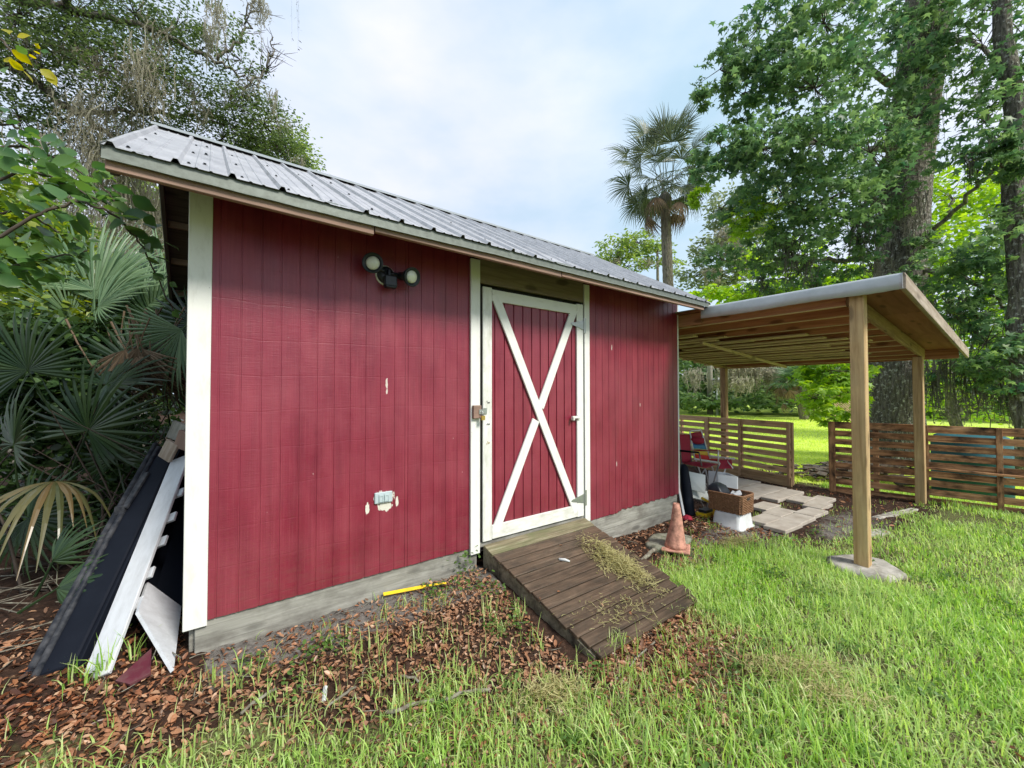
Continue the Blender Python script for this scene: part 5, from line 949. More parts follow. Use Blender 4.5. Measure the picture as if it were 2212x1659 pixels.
rings = [[(5.18+x, -.49+y, gt+z) for x, y in rrect(hx, hy, .05)] for hx, hy, z in ((.195, .185, -.01), (.195, .185, .012), (.18, .17, .02), (.165, .155, .15), (.155, .145, btop-gt-.002))]
world_obj('tub_body', *loft(rings), MT['tub'], tb, True)
MT['wicker'] = wood('brown_wicker', (.13, .065, .032, 1), (.24, .125, .065, 1), (.36, .22, .13, 1), knots=False, rough=.6)
bk = thing('wicker_basket', (5.18, -.47, btop), 'brown rectangular wicker basket full of odds and ends on the white tub', 'basket')
HX, HY, BH = .150, .19, .215; gs = []
for row in range(15):
    z = btop+.010+row*.0137; P = []; base = rrect(HX+.0006*row, HY+.0006*row, .03, 4); m = 96; per = np.array(base+[base[0]]); dd = np.r_[0, np.cumsum(np.linalg.norm(np.diff(per, axis=0), axis=1))]
    for k in range(m):
        s = k/m*dd[-1]; x = np.interp(s, dd, per[:, 0]); y = np.interp(s, dd, per[:, 1]); ph = .0045*(1 if ((k//2+row) % 2) else -1); r_ = math.hypot(x, y); P.append((5.18+x+ph*x/r_, -.47+y+ph*y/r_, z+.0015*math.sin(k*1.3+row)))
    P.append(P[0]); v, f = tube_geo(P, .0072, 4, False); gs.append((v, f))
tag(world_obj('weave', *join(gs), MT['wicker'], bk, True), kind='stuff')
gs = []
for k in range(40):
    s = k/40*dd[-1]; x = np.interp(s, dd, per[:, 0]); y = np.interp(s, dd, per[:, 1]); gs.append(tube_geo([(5.18+x, -.47+y, btop), (5.18+x*1.03, -.47+y*1.03, btop+BH)], .004, 4, False))
tag(world_obj('stakes', *join(gs), MT['wicker'], bk, True), kind='stuff')
rim = [(5.18+x, -.47+y, btop+BH+.004*math.cos(i*.6)) for i, (x, y) in enumerate(rrect(HX+.010, HY+.010, .03, 4))]; rim.append(rim[0]); tube('rim', bk, MT['wicker'], rim, .011, 6)
world_obj('handle_hole', *boxgeo((5.18+.0, -.47-HY-.012, btop+.175), (.085, .01, .032)), MT['dark_hole'], bk); world_obj('handle_hole', *boxgeo((5.18+HX+.012, -.47, btop+.175), (.01, .085, .032)), MT['dark_hole'], bk)
world_obj('inner_lining', *loft([[(5.18+x, -.47+y, btop+z) for x, y in rrect(HX-.01, HY-.01, .03)] for z in (.005, .13)]), MT['dark_hole'], bk)
V, F = loft([[(5.16+x*1.0, -.36+z*.25+y, btop+.10+z) for x, y in rrect(hx, hy, .02)] for hx, hy, z in ((.09, .09, 0), (.11, .10, .08), (.10, .07, .17), (.05, .03, .205))]); tag(world_obj('black_bag', V, F, MT['black_plastic'], None, True), 'black rounded case sticking up from the basket', 'case')
gm = plain('grey_plastic', (.28, .30, .33, 1), .4, dirt=(.55, .56, .58, 1), amt=.8, dscale=20); gmo = []
for k, (x, y, z, sx, sy, rz_, rx) in enumerate(((5.16, -.50, .195, .16, .05, .3, .5), (5.22, -.54, .205, .13, .04, .1, -.4), (5.12, -.56, .2, .10, .05, -.3, .3))):
    o = world_obj('grey_packet', *boxgeo((x, y, btop+z), (sx, sy, .06), (Matrix.Rotation(rz_, 3, 'Z') @ Matrix.Rotation(rx, 3, 'X'))), gm); md = o.modifiers.new('b', 'BEVEL'); md.width = .012; md.segments = 2
    tag(o, ['largest crinkled grey plastic packet leaning in the basket', 'flat grey packet nearest the basket handle', 'small grey packet at the front of the basket'][k], 'packet')

# traffic cone
cx0, cy0 = 3.86, -.54; cz0 = G(cx0, cy0)+.045
cn = thing('traffic_cone', (cx0, cy0, cz0), 'faded dirty orange traffic cone on the mossy slab right of the ramp', 'traffic cone')
V, F = boxgeo((cx0, cy0, cz0+.012), (.265, .265, .022), Matrix.Rotation(.5, 3, 'Z')); o = world_obj('cone_base', V, F, MT['cone'], cn); md = o.modifiers.new('b', 'BEVEL'); md.width = .03; md.segments = 3; md.limit_method = 'ANGLE'
prof = [(.110, .022), (.098, .05), (.085, .12), (.068, .2), (.053, .3), (.039, .4), (.030, .455), (.022, .458), (.020, .44)]
V, F = lathe(prof, 32, (cx0, cy0, cz0)); V = [(x+.012*math.sin((z-cz0)*6)+.002*math.sin(z*60+y*50), y+.006*math.sin(z*9), z) for x, y, z in V]; world_obj('cone_body', V, F, MT['cone'], cn, True)

# bits on the ramp and the ground
o = tube('shell_fragment', None, MT['tub'], [(2.36, -.42, .352), (2.40, -.45, .347), (2.425, -.48, .337)], [.010, .012, .007], 8); tag(o, 'small whitish scrap lying on the left half of the ramp', 'scrap')
P = [(1.06, -.035, .30), (1.25, -.055, .30), (1.34, -.085, .31), (1.50, -.125, .32)]; ys = []
for i, (x, y, z) in enumerate(P): P[i] = (x, y, G(x, y)+.028)
o = board('yellow_strap', None, MT['yellow'], P[0], P[2], .026, .008, up=(0, -.5, 1)); tag(o, 'bright yellow plastic stake with its pointed end, on leaves along the shed skirt', 'stake')
o = board('yellow_strap', None, MT['yellow'], P[1], P[3], .014, .006, up=(0, -.5, 1)); tag(o, 'thinner yellow plastic strip overlapping the yellow stake', 'strip')
lw = PT['litterwhite']; o = tube('white_scrap', None, MT['tub'], [onG((.545, -.67), .02), onG((.565, -.61), .035)], .010, 4, False); tag(o, 'small white plastic scrap in the fallen leaves at lower left', 'scrap')
sticks = [((.55, -.70), (.70, -.66), .007, 'short grey stick beside the white scrap'), ((.78, -.86), (1.02, -.92), .010, 'lichen-covered stick in the leaf litter, left of two in a line'), ((1.06, -.93), (1.30, -1.0), .010, 'lichen-covered stick in the leaf litter, right of two in a line'), ((.93, -.70), (1.0, -.78), .008, 'short bare stick in the middle of the leaf litter'), ((3.3, -.50), (3.72, -.42), .02, 'mossy stick at the foot of the shed right of the ramp'), ((.22, -.55), (.36, -.50), .008, 'small pale stick near the lower left corner'), ((1.9, -1.35), (2.4, -1.28), .006, 'thin twig across the foot of the ramp')]
for (a_, b_, r_, lb) in sticks:
    P = [(a_[0]*(1-t)+b_[0]*t+R_.uniform(-.008, .008), a_[1]*(1-t)+b_[1]*t+R_.uniform(-.008, .008), G(a_[0]*(1-t)+b_[0]*t, a_[1]*(1-t)+b_[1]*t)+r_+.006+.01*math.sin(t*3)) for t in np.linspace(0, 1, 7)]
    tag(tube('stick', None, MT['stick'], P, [r_*R_.uniform(.8, 1.1) for _ in P], 7), lb, 'stick')
# fallen moss on the ramp
def tangle(name, A, B, w_, h_, n, mat, label=None, zf=None, wdt=.0022, L_=.10):
    t = np.clip(rng.normal(.5, .24, n), -.15, 1.15); A = np.array(A); B = np.array(B); ax = (B-A)[:2]/np.linalg.norm((B-A)[:2]); pr_ = np.array([-ax[1], ax[0]])
    off = rng.normal(size=n)*w_*.4*(1-.5*np.abs(t-.45)); x = A[0]+(B[0]-A[0])*t+pr_[0]*off; y = A[1]+(B[1]-A[1])*t+pr_[1]*off
    z = zf(x, y)+np.abs(rng.normal(size=n))*h_*.5*np.exp(-(off/(w_*.5))**2)+.004; seg = 6; Vs = []; Fs = []; o = 0
    a = rng.uniform(0, 2*np.pi, n); kk = rng.normal(size=n)*9; l = L_*rng.uniform(.4, 1.2, n); P = np.stack([x, y, z], 1); pts = [P]
    for s in range(seg-1):
        a2 = a+kk*s*.12; P = P+np.stack([np.cos(a2), np.sin(a2), rng.normal(size=n)*.35], 1)*(l/seg)[:, None]; P[:, 2] = np.maximum(P[:, 2], zf(P[:, 0], P[:, 1])+.003); pts.append(P)
    C_ = np.stack(pts, 1); d = np.stack([-np.sin(a), np.cos(a), np.full(n, .3)], 1)[:, None]*wdt; V = np.stack([C_-d, C_+d], 2).reshape(-1, 3)
    b = (np.arange(n)*seg*2)[:, None]+np.arange(seg-1)[None]*2; b = b.ravel(); F = np.stack([b, b+1, b+3, b+2], 1); o = npmesh(name, V, F, mat)
    return o
rz_f = lambda x, y: ra.z+(np.asarray(y)-ra.y)*(rb.z-ra.z)/(rb.y-ra.y)+.016
o = tangle('fallen_moss', (2.78, -.36, 0), (2.84, -.96, 0), .20, .06, 1500, MT['moss_green'], zf=rz_f); tag(o, 'yellowish green clump of fallen moss lying on the right side of the ramp', 'moss clump', kind='thing')
o = tangle('fallen_moss', (2.0, -.9, 0), (2.75, -1.1, 0), .16, .02, 130, MT['moss_green'], zf=rz_f, wdt=.0018); tag(o, kind='stuff'); o.name = 'scattered_moss'
gzf = lambda x, y: gz(x, y)+.035
for A_, B_, n in (((2.55, -1.72, 0), (3.0, -2.15, 0), 520), ((1.35, -1.15, 0), (1.75, -1.32, 0), 350), ((2.5, -2.0, 0), (2.9, -2.3, 0), 260), ((4.3, -.75, 0), (4.8, -.85, 0), 400)):
    o = tangle('moss_thatch', A_, B_, .16, .05, n, MT['moss_green'], zf=gzf); tag(o, kind='stuff')

# ------------------------------------------------------------------ things leaning on the shed's left end
# white slatted piece
ws = thing('white_slat_frame', (-.37, .12, .22), 'dirty white long board with short cross slats leaning on the left end of the shed', 'board')
a_, b_ = Vector(PT['wb0']), Vector(PT['wb1']); a_.z = G(a_.x, a_.y)-.01; ax1 = (b_-a_).normalized(); side = (CR*.95-CF*.3); side = (side-ax1*side.dot(ax1)).normalized(); nrm = ax1.cross(side); nrm = nrm if nrm.dot(CF) < 0 else -nrm
board('long_board', ws, MT['white_board'], a_, b_, .145, .02, up=nrm)
for t in (.24, .36, .5, .62, .76, .9):
    c = a_.lerp(b_, t)-nrm*.026; o_ = R_.uniform(-.012, .012); board('cross_slat', ws, MT['white_board'], c-side*(.095+o_), c+side*(.095-o_), .07, .018, up=nrm)
dk = board('shade_sheet', None, MT['navy'], a_+ax1*.12+CF*.42+side*.03, b_-ax1*.22+CF*.25+side*.10, .36, .02, up=nrm); tag(dk, 'black sheet added to stand in for the shadow between the white slatted board and the shed end', 'board')  # black sheet stands in for the deep shadow in this gap
# black folding table
bt = thing('folding_table', (-.62, .5, .2), 'black folded table with scuffed tube edge leaning at the left end of the shed', 'folding table')
a_, b_ = Vector(PT['bt0']), Vector(PT['bt1']); a_.z = G(a_.x, a_.y)-.01; ax1 = (b_-a_).normalized(); sd_ = (CR*1.0-CF*.15); sd_ = (sd_-ax1*sd_.dot(ax1)).normalized(); nr2 = ax1.cross(sd_); nr2 = nr2 if nr2.dot(CF) < 0 else -nr2
board('table_top', bt, MT['navy'], a_+sd_*.05, b_+sd_*.05, .16, .035, up=nr2, ch=.008)
for k, (r_, o1) in enumerate(((.020, -.075), (.017, -.035))): tube('edge_tube', bt, MT['tube'], [a_+sd_*o1+nr2*.02, a_.lerp(b_, .5)+sd_*(o1-.004)+nr2*.022, b_+sd_*(o1+.01)+nr2*.02+ax1*(.05 if k == 0 else .0)], r_, 10)
board('table_shade_panel', bt, MT['navy'], a_+sd_*.135-nr2*.18, b_+sd_*.135-nr2*.18, .36, .02, up=sd_)  # black panel added to fill the gap beside the table with darkness
world_obj('table_hinge', *boxgeo(a_.lerp(b_, .62)-sd_*.05+nr2*.035, (.05, .05, .05)), MT['tube'], bt); board('table_leg', bt, MT['tube'], a_.lerp(b_, .62)-sd_*.02+nr2*.035, a_.lerp(b_, .82)+sd_*.0+nr2*.03, .035, .02, up=nr2)
o = quad_board('leaning_board', PT['wp1'], PT['wp2'], PT['wp3'], PT['wp4'], .018, MT['white_board']); tag(o, 'kite-shaped grimy white panel leaning next to the foundation corner', 'panel')
o = quad_board('leaning_board', PT['rp1'], PT['rp2'], PT['rp3'], PT['rp4'], .012, MT['red_panel']); tag(o, 'dark red board lying on the leaves under the white panels', 'board')
for k, (key, dx, up_, m_, lb) in enumerate((('sc1', .12, .3, 'rake', 'lower broken pinkish wood offcut on top of the white board'), ('sc2', .10, -.2, 'grey_wood', 'upper jagged wood offcut wedged beside the white corner trim'), ('sc3', .08, .1, 'fascia', 'small brown wood offcut tucked behind the white corner trim'))):
    c = Vector(PT[key]); o = board('wood_offcut', None, MT[m_], c-CR*dx*.3-Vector((0, 0, .07)), c+CR*dx*.25+Vector((0, 0, .06)), .11, .03, up=-CF+Vector((0, 0, up_)), ch=.004); tag(o, lb, 'wood offcut')

# ------------------------------------------------------------------ far side: poles, lattice, drum
p0 = PT['pole0']; up_ = thing('utility_pole', (p0[0], p0[1], 0), 'tall grey wooden utility pole with a street lamp arm standing on the lawn', 'utility pole')
tube('pole_shaft', up_, MT['pole'], [(p0[0], p0[1], -.2), (p0[0], p0[1], 5), (PT['poletop'][0], PT['poletop'][1], PT['poletop'][2]+.3)], [.22, .20, .15], 14)
a0 = Vector(PT['poletop']); a1 = Vector(PT['arm1']); arm = [tuple(a0), tuple(a0.lerp(a1, .35)+Vector((0, 0, .28))), tuple(a0.lerp(a1, .8)+Vector((0, 0, .15))), tuple(a1)]
tube('lamp_arm', up_, MT['galv'], arm, .045, 8); world_obj('lamp_head', *lathe([(.05, -.1), (.15, 0), (.16, .08), (.03, .12)], 12, tuple(a1+Vector((0, 0, -.06)))), MT['galv'], up_, True)
pw = PT['wpole']; pt_ = PT['wpolet']; tag(tube('white_post', None, MT['tub'], [(pw[0], pw[1], -.1), (pw[0], pw[1], 1.4), (pt_[0]+.05, pt_[1], 2.9)], [.10, .08, .05], 10), 'slim white post on the lawn just left of the back carport post', 'post')
for k, (x, y) in enumerate(((27.5, 13.6), (30.5, 14.4), (25.0, 12.6))): tag(tube('fence_stake', None, MT['dark_wood'], [(x, y, -.1), (x+.02, y, 1.15)], .04, 6), ['middle of three thin dark stakes at the far lawn edge', 'farthest of three thin dark stakes at the lawn edge', 'nearest of three thin dark stakes at the lawn edge'][k], 'stake')
lt = PT['lat']; la = thing('lattice_panel', (lt[0], lt[1], 0), 'tan diagonal lattice screen at the far edge of the lawn', 'lattice screen')
ld = (CR*.9-CF*.25).normalized(); LW, LH = 3.4, 1.75; o3 = Vector((lt[0], lt[1], .0))-ld*.2
gs = []
for k in range(-13, 27):
    for s in (1, -1):
        pa = None; c0 = k*.135; pts = []
        for q in np.linspace(0, 1, 2): pts.append(q)
        # diagonal from (c0,0) going up at 45 degrees
        x0_, z0_, x1_, z1_ = (c0, 0, c0+LH, LH) if s == 1 else (c0+LH, 0, c0, LH)
        def clipx(x0_, z0_, x1_, z1_):
            lo_, hi_ = 0., 1.
            for q0, q1 in ((0 - x0_, x1_-x0_),):
                pass
            d = x1_-x0_; t0, t1 = (0-x0_)/d, (LW-x0_)/d
            if t0 > t1: t0, t1 = t1, t0
            t0 = max(0, t0); t1 = min(1, t1); return (t0, t1) if t1 > t0+.02 else None
        r_ = clipx(x0_, z0_, x1_, z1_)
        if r_:
            A_ = o3+ld*(x0_+(x1_-x0_)*r_[0])+Vector((0, 0, z0_+(z1_-z0_)*r_[0]))+CF*.012*s; B_ = o3+ld*(x0_+(x1_-x0_)*r_[1])+Vector((0, 0, z0_+(z1_-z0_)*r_[1]))+CF*.012*s
            board('lattice_strip', la, MT['lattice'], A_, B_, .045, .01, up=CF)
for x_ in (0, LW): board('frame_post', la, MT['lattice'], o3+ld*x_, o3+ld*x_+Vector((0, 0, LH+.05)), .1, .05, up=CF)
board('frame_rail', la, MT['lattice'], o3+Vector((0, 0, LH)), o3+ld*LW+Vector((0, 0, LH)), .05, .09)
dr = (9.75, -2.05); V, F = lathe([(.42, 0), (.44, .02), (.44, .30), (.455, .32), (.44, .34), (.44, .62), (.455, .64), (.44, .66), (.44, .90), (.40, .97), (.36, .99), (.05, 1.0)], 32, (dr[0], dr[1], .03)); tag(world_obj('water_drum', V, F, MT['blue_tank'], None, True), 'large teal plastic drum behind the dark slatted fence', 'drum')
# shingle heap round the big tree
gs = []
for k in range(300):
    x, y = R_.uniform(9.0, 12.4), 0; y = -.25+R_.gauss(0, .38)-(x-9)*.12; gs.append(boxgeo((x, y, G(x, y)+.02+R_.uniform(0, .10)+.09*(x-9)*math.exp(-((y+.4)/.6)**2)*.6), (R_.uniform(.08, .4), R_.uniform(.04, .16), .02), Matrix.Rotation(R_.uniform(0, 3), 3, 'Z') @ Matrix.Rotation(R_.uniform(-.3, .3), 3, 'X')))
tag(world_obj('bark_debris', *join(gs), MT['ramp']), kind='stuff')

# ------------------------------------------------------------------ trees on the right
gt_ = thing('sweetgum_tree', (PT['trunk0'][0], PT['trunk0'][1], 0), 'huge tree with furrowed lichened trunk and star-shaped leaves behind the carport', 'tree')
tp = [PT['trunk%d' % i] for i in range(9)]; tp[0] = (tp[0][0], tp[0][1], -.1)
bigtrunk('trunk', gt_, MT['bark'], tp, [.56, .51, .48, .45, .43, .42, .42, .40, .36], flare=.16)
for k, v in GLIMBS.items(): limb('limb', gt_, MT['bark_far'], v, .09 if k in 'ABCH' else .06, .018, 8)
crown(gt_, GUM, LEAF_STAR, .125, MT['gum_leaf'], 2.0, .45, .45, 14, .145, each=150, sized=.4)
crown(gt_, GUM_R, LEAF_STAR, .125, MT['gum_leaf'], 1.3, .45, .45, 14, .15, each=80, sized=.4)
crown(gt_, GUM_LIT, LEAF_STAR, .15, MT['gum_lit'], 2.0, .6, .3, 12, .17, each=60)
tag(npmesh('spanish_moss', *moss_VF(MOSS_R), MT['moss_dark']), kind='stuff')
rb_ = thing('bright_thicket', (LIT_R[0][0], LIT_R[0][1], 0), 'sunlit yellow-green trees beyond the huge trunk at the right edge', 'trees')
limb('trunk', rb_, MT['bark_far'], [(LIT_R[0][0]+.5, LIT_R[0][1], 0), LIT_R[5][:3], LIT_R[0][:3]], .18, .05)
crown(rb_, LIT_R, LEAF_BROAD, .17, MT['gum_lit'], 1.5, .5, .3, 16, .2)
# dark bare trunk at the far right
dt = thing('mossy_tree', (13.2, -3.1, 0), 'dark moss-hung trunk at the far right edge', 'tree'); limb('trunk', dt, MT['bark'], [(12.2, -2.55, 0), (12.2, -2.55, 3), (12.1, -2.5, 6), (12.3, -2.4, 9), (12.4, -2.3, 15)], .20, .10)
crown(dt, [(12.2, -2.4, 9.0, 1.2, 1.6, 600), (11.8, -2.2, 6.8, .8, .9, 300), (11.9, -2.4, 4.6, .6, .9, 220), (11.9, -2.3, 11, 1.4, 1.4, 500)], LEAF_STAR, .15, MT['gum_leaf'], 1, .5)

# cabbage palm
pm = thing('cabbage_palm', (PT['palm'][0], PT['palm'][1], 0), 'tall cabbage palm with round grey-green head rising behind the shed roof', 'palm tree')
pb = Vector((PT['palm'][0]+.05, PT['palm'][1]-.05, 0)); ph = Vector(PT['palmc']); ph.z -= .35
n_ = 60; P = [tuple(pb.lerp(ph, t)+Vector((0, 0, 0))) for t in np.linspace(0, 1, n_)]; rr2 = [.180+.010*(i % 2)+.05*math.exp(-i/4)-.02*(i/n_) for i in range(n_)]; tube('trunk', pm, MT['palm_bark'], P, rr2, 20)
world_obj('boot_cluster', *lathe([(.20, -.40), (.23, -.2), (.22, .0), (.15, .15), (.05, .25)], 14, tuple(ph-Vector((0, 0, .12)))), MT['bark_far'], pm, True)
pf = [fan_mesh('palm%d' % i, MT['palm_leaf'], n=32, R=.98, spread=rad(210), droop=.30, wmax=.048, split=.4, pet=1.25, cup=.5, tipdroop=.8) for i in range(3)]
pf3 = [fan_mesh('palml%d' % i, MT['palm_leaf'], n=32, R=.98, spread=rad(190), droop=.25, wmax=.048, pet=1.9, cup=.4, tipdroop=.6) for i in range(3)]
pd = [fan_mesh('palmd%d' % i, MT['frond_dead'], n=22, R=.75, spread=rad(120), droop=.55, wmax=.05, pet=.9, cup=.1, tipdroop=1.2) for i in range(2)]
for i in range(46):
    az = i*2.399+.3; el = rad(84-116*(i/45)**.9); d = Vector((math.cos(az)*math.cos(el), math.sin(az)*math.cos(el), math.sin(el))); L_ = (.95+1.15*max(0, math.sin(el)))*R_.uniform(.62, 1.05)
    hub = ph+Vector((0, 0, .25))+d*L_; nn = Vector((0, 0, 1)) if el < 1.2 else Vector((math.cos(az), math.sin(az), .2))*-1
    d2 = (d+Vector((0, 0, -.25 if el < .9 else 0))).normalized(); frond(pm, (pf3 if L_ > 1.35 else pf)[i % 3], hub, d2, nn-d*.1+Vector((R_.uniform(-.7, .7), R_.uniform(-.7, .7), 0)), R_.uniform(.8, 1.0) if i < 26 else .85)
for i in range(6):
    az = i*1.05+.2; el = rad(-30-12*(i % 3)); d = Vector((math.cos(az)*math.cos(el), math.sin(az)*math.cos(el), math.sin(el))); frond(pm, pd[i % 2], ph+d*.95+Vector((0, 0, .1)), (d+Vector((0, 0, -.45))).normalized(), Vector((math.cos(az), math.sin(az), .5)), .9, 'dead_frond')
# far woods
def wood_thing(name, label, blobs, mat, size, mult=1., trunks=(), cat='tree', tmpl=LEAF_OVAL, bk_='bark_far', **k):
    t = thing(name, (blobs[0][0], blobs[0][1], 0), label, cat); crown(t, blobs, tmpl, size, mat, mult, **k)
    for (x, y, z, r_) in trunks: limb('trunk', t, MT[bk_], [(x, y, -.2), (x+R_.uniform(-.3, .3), y, z*.5), (x, y, z)], r_, r_*.4, 8)
    return t
A_ = FARWOOD_A; wood_thing('round_tree', 'round oak standing far off left of the cabbage palm trunk', FARWOOD_A, MT['oak_leaf_lit'], .34, 1.2, [(A_[0][0], A_[0][1], A_[0][2], .3), (A_[3][0], A_[3][1], A_[3][2], .22)])
B_ = FARWOOD_B; wood_thing('mossy_oak', 'pale moss-hung oak between the cabbage palm and the star-leaved tree', FARWOOD_B, MT['far_pale'], .24, 1.4, [])
C_ = FARWOOD_C; wood_thing('bright_saplings', 'bright green young trees showing just above the carport roof', FARWOOD_C, MT['gum_lit'], .20, 1.6, [], cat='trees', tmpl=LEAF_BROAD)
fw_ = tag(npmesh('far_woods', *leaves_VF(LEAF_OVAL, cloud(FAR_WALL, 1.3, 20, .2)[0], .42*rng.uniform(.6, 1.3, int(sum(int(b[5]*1.3) for b in FAR_WALL))), .5, .2), MT['far_leaf']), kind='stuff')
tag(npmesh('far_spanish_moss', *moss_VF(MOSS_F, 6, .035), MT['moss']), kind='stuff')
# low green hedge line at lawn edge and closing woods on the whole horizon
pts = []
for k in range(520):
    a_ = rad(-12+150*k/520); r_ = 46+6*math.sin(k*.7)+R_.uniform(-3, 3); pts.append((CAM.x+r_*math.cos(a_), CAM.y+r_*math.sin(a_), R_.uniform(.5, 6.5), 2.2, 1.8, 60))
Pq, _ = cloud(pts, 1, 12, .3); o = npmesh('distant_woods', *leaves_VF(LEAF_OVAL, Pq, .75*rng.uniform(.6, 1.3, len(Pq)), .5, .2), MT['far_leaf']); tag(o, kind='stuff')
# far palmetto with dead skirt
fpp = PT['fpalm']; fp = thing('far_palmetto', (fpp[0], fpp[1], 0), 'low palm with a skirt of dead fronds at the far edge of the lawn', 'palm')
limb('trunk', fp, MT['palm_bark'], [(fpp[0], fpp[1], 0), (fpp[0]-.2, fpp[1], 1.2), (fpp[0], fpp[1], 2.0)], .25, .2)
fpg = fan_mesh('fpg', MT['palmetto'], n=24, R=1.2, spread=rad(220), droop=.35, wmax=.11, pet=1.0); fpd = fan_mesh('fpd', MT['frond_dead'], n=15, R=1.0, spread=rad(100), droop=.35, wmax=.055, pet=.9, cup=.3, tipdroop=.7)
for i in range(16):
    az = i*2.4; el = rad(75-70*i/15); d = Vector((math.cos(az)*math.cos(el), math.sin(az)*math.cos(el), math.sin(el))); frond(fp, fpg, Vector((fpp[0], fpp[1], 2.1))+d*.9, d, (0, 0, 1), 1.0)
for i in range(18):
    az = i*.55; el = rad(-15+R_.uniform(-20, 25)); d = Vector((math.cos(az)*math.cos(el), math.sin(az)*math.cos(el), math.sin(el))); frond(fp, fpd, Vector((fpp[0], fpp[1], 1.9))+d*(1.0+.4*(i % 3)), (d*R_.uniform(.3, 1)+Vector((R_.uniform(-.4, .4), R_.uniform(-.4, .4), -.8))).normalized(), d+Vector((R_.uniform(-.5, .5), R_.uniform(-.5, .5), 0)), R_.uniform(.7, 1.0), 'dead_frond')

# ------------------------------------------------------------------ left: live oak, thicket, palmettos
ok_ = thing('live_oak', (-5.0, 5.2, 0), 'spreading live oak hung with grey moss at upper left', 'tree')
limb('trunk', ok_, MT['bark'], [(-5.6, 5.4, -.2), (-5.5, 5.2, 2.5), (-5.2, 4.9, 5), LIMBS['L1'][0]], .42, .22, 16, 10)
for k, v in LIMBS.items(): limb('limb', ok_, MT['bark_far'], v, {'L1': .12, 'L2': .10, 'L3': .06}.get(k, .035), .012, 8, 8, .05)
for k in range(46):      # bare twiggy ends
    lk = LIMBS[R_.choice(['L2', 'L4', 'L5', 'L5', 'L4'])]; q_ = R_.uniform(.3, 1); q_ = q_*(len(lk)-1) if lk is not LIMBS['L2'] else (len(lk)-1)*(.6+.4*q_); j_ = min(int(q_), len(lk)-2); b0 = Vector(lk[j_]).lerp(Vector(lk[j_+1]), q_-j_); d = Vector((R_.uniform(-.5, .9), R_.uniform(-.4, .4), R_.uniform(-.1, .9))); L_ = R_.uniform(.3, .9)
    tube('twig', ok_, MT['twig'], [b0, b0+d*L_*.5+Vector((R_.uniform(-.06, .06), 0, R_.uniform(-.05, .05))), b0+d*L_], [.013, .008, .003], 4)
    tw_e = b0+d*L_*.5; d2_ = d+Vector((R_.uniform(-.6, .6), R_.uniform(-.3, .3), R_.uniform(-.3, .7))); tube('twig', ok_, MT['twig'], [tw_e, tw_e+d2_*L_*.3, tw_e+d2_*L_*.5+Vector((.03, 0, .03))], [.007, .005, .002], 4)
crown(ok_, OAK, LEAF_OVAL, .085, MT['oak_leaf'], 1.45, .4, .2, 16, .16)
SIDE = [(-2.6, -2.6, 3.7, 1.1, .7, 900), (-2.9, -.9, 3.9, 1.3, .8, 1100), (-3.3, .8, 4.0, 1.3, .9, 900), (-2.3, -3.6, 4.2, 1.2, .7, 800), (-3.9, 2.2, 4.2, 1.3, .9, 700)]  # unseen oak boughs left of the view, added to shade the ground
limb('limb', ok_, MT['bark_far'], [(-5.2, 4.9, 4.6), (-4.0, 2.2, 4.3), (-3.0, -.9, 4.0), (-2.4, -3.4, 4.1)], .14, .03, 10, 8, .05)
crown(ok_, SIDE, LEAF_OVAL, .09, MT['oak_leaf'], 1.3, .5, .2, 16, .2, name='unseen_shade_crown')
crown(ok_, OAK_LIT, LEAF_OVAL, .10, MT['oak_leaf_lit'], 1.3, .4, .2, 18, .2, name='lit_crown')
tag(npmesh('spanish_moss', *moss_VF(MOSS_L, 8, .009), MT['moss']), kind='stuff')
wood_thing('left_thicket', 'sunlit trees and vines closing the view beyond the palmettos at left', LEFT_WALL, MT['oak_leaf_lit'], .24, 1.4, [(-3, 9.5, 5, .2), (-1.2, 10.5, 5, .2)], cat='trees', tmpl=LEAF_BROAD)
vn = tag(npmesh('grape_vines', *leaves_VF(LEAF_BROAD, cloud(VINES, 1.35, 14, .2)[0], .085*rng.uniform(.6, 1.3, sum(int(b[5]*1.35) for b in VINES)), .55, .2), MT['vine_leaf']), kind='stuff')
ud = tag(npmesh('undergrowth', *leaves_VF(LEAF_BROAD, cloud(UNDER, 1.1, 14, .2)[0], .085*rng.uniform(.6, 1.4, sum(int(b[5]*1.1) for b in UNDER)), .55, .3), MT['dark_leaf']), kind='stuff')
# stems in the undergrowth
gs = []
for k in range(120):
    a_ = R_.uniform(91, 112); r_ = R_.uniform(4.3, 8.0); x, y = CAM.x+r_*math.cos(rad(a_)), CAM.y+r_*math.sin(rad(a_)); h_ = R_.uniform(.4, 1.8)
    gs.append(tube_geo([(x, y, G(x, y)), (x+R_.uniform(-.4, .4), y+R_.uniform(-.3, .3), h_*.5), (x+R_.uniform(-.9, .9), y+R_.uniform(-.3, .3), h_)], [.012, .009, .003], 4, False))
tag(world_obj('undergrowth_stems', *join(gs), MT['twig'], None, True), kind='stuff')
hang = tag(npmesh('hanging_moss_strand', *moss_VF([(.735, 1.575, 6.5, .035, 1.7, 10), (.73, 1.575, 6.4, .02, 1.62, 5)], 14, .004), MT['moss_dark']), 'single thin strand of dark moss hanging against the sky above the roof', 'moss strand')
lb_ = limb('limb', ok_, MT['bark_far'], [LIMBS['L2'][1], (-1.6, 2.6, 7.6), (.2, 1.7, 6.8), (1.0, 1.5, 6.5)], .07, .02, 8)

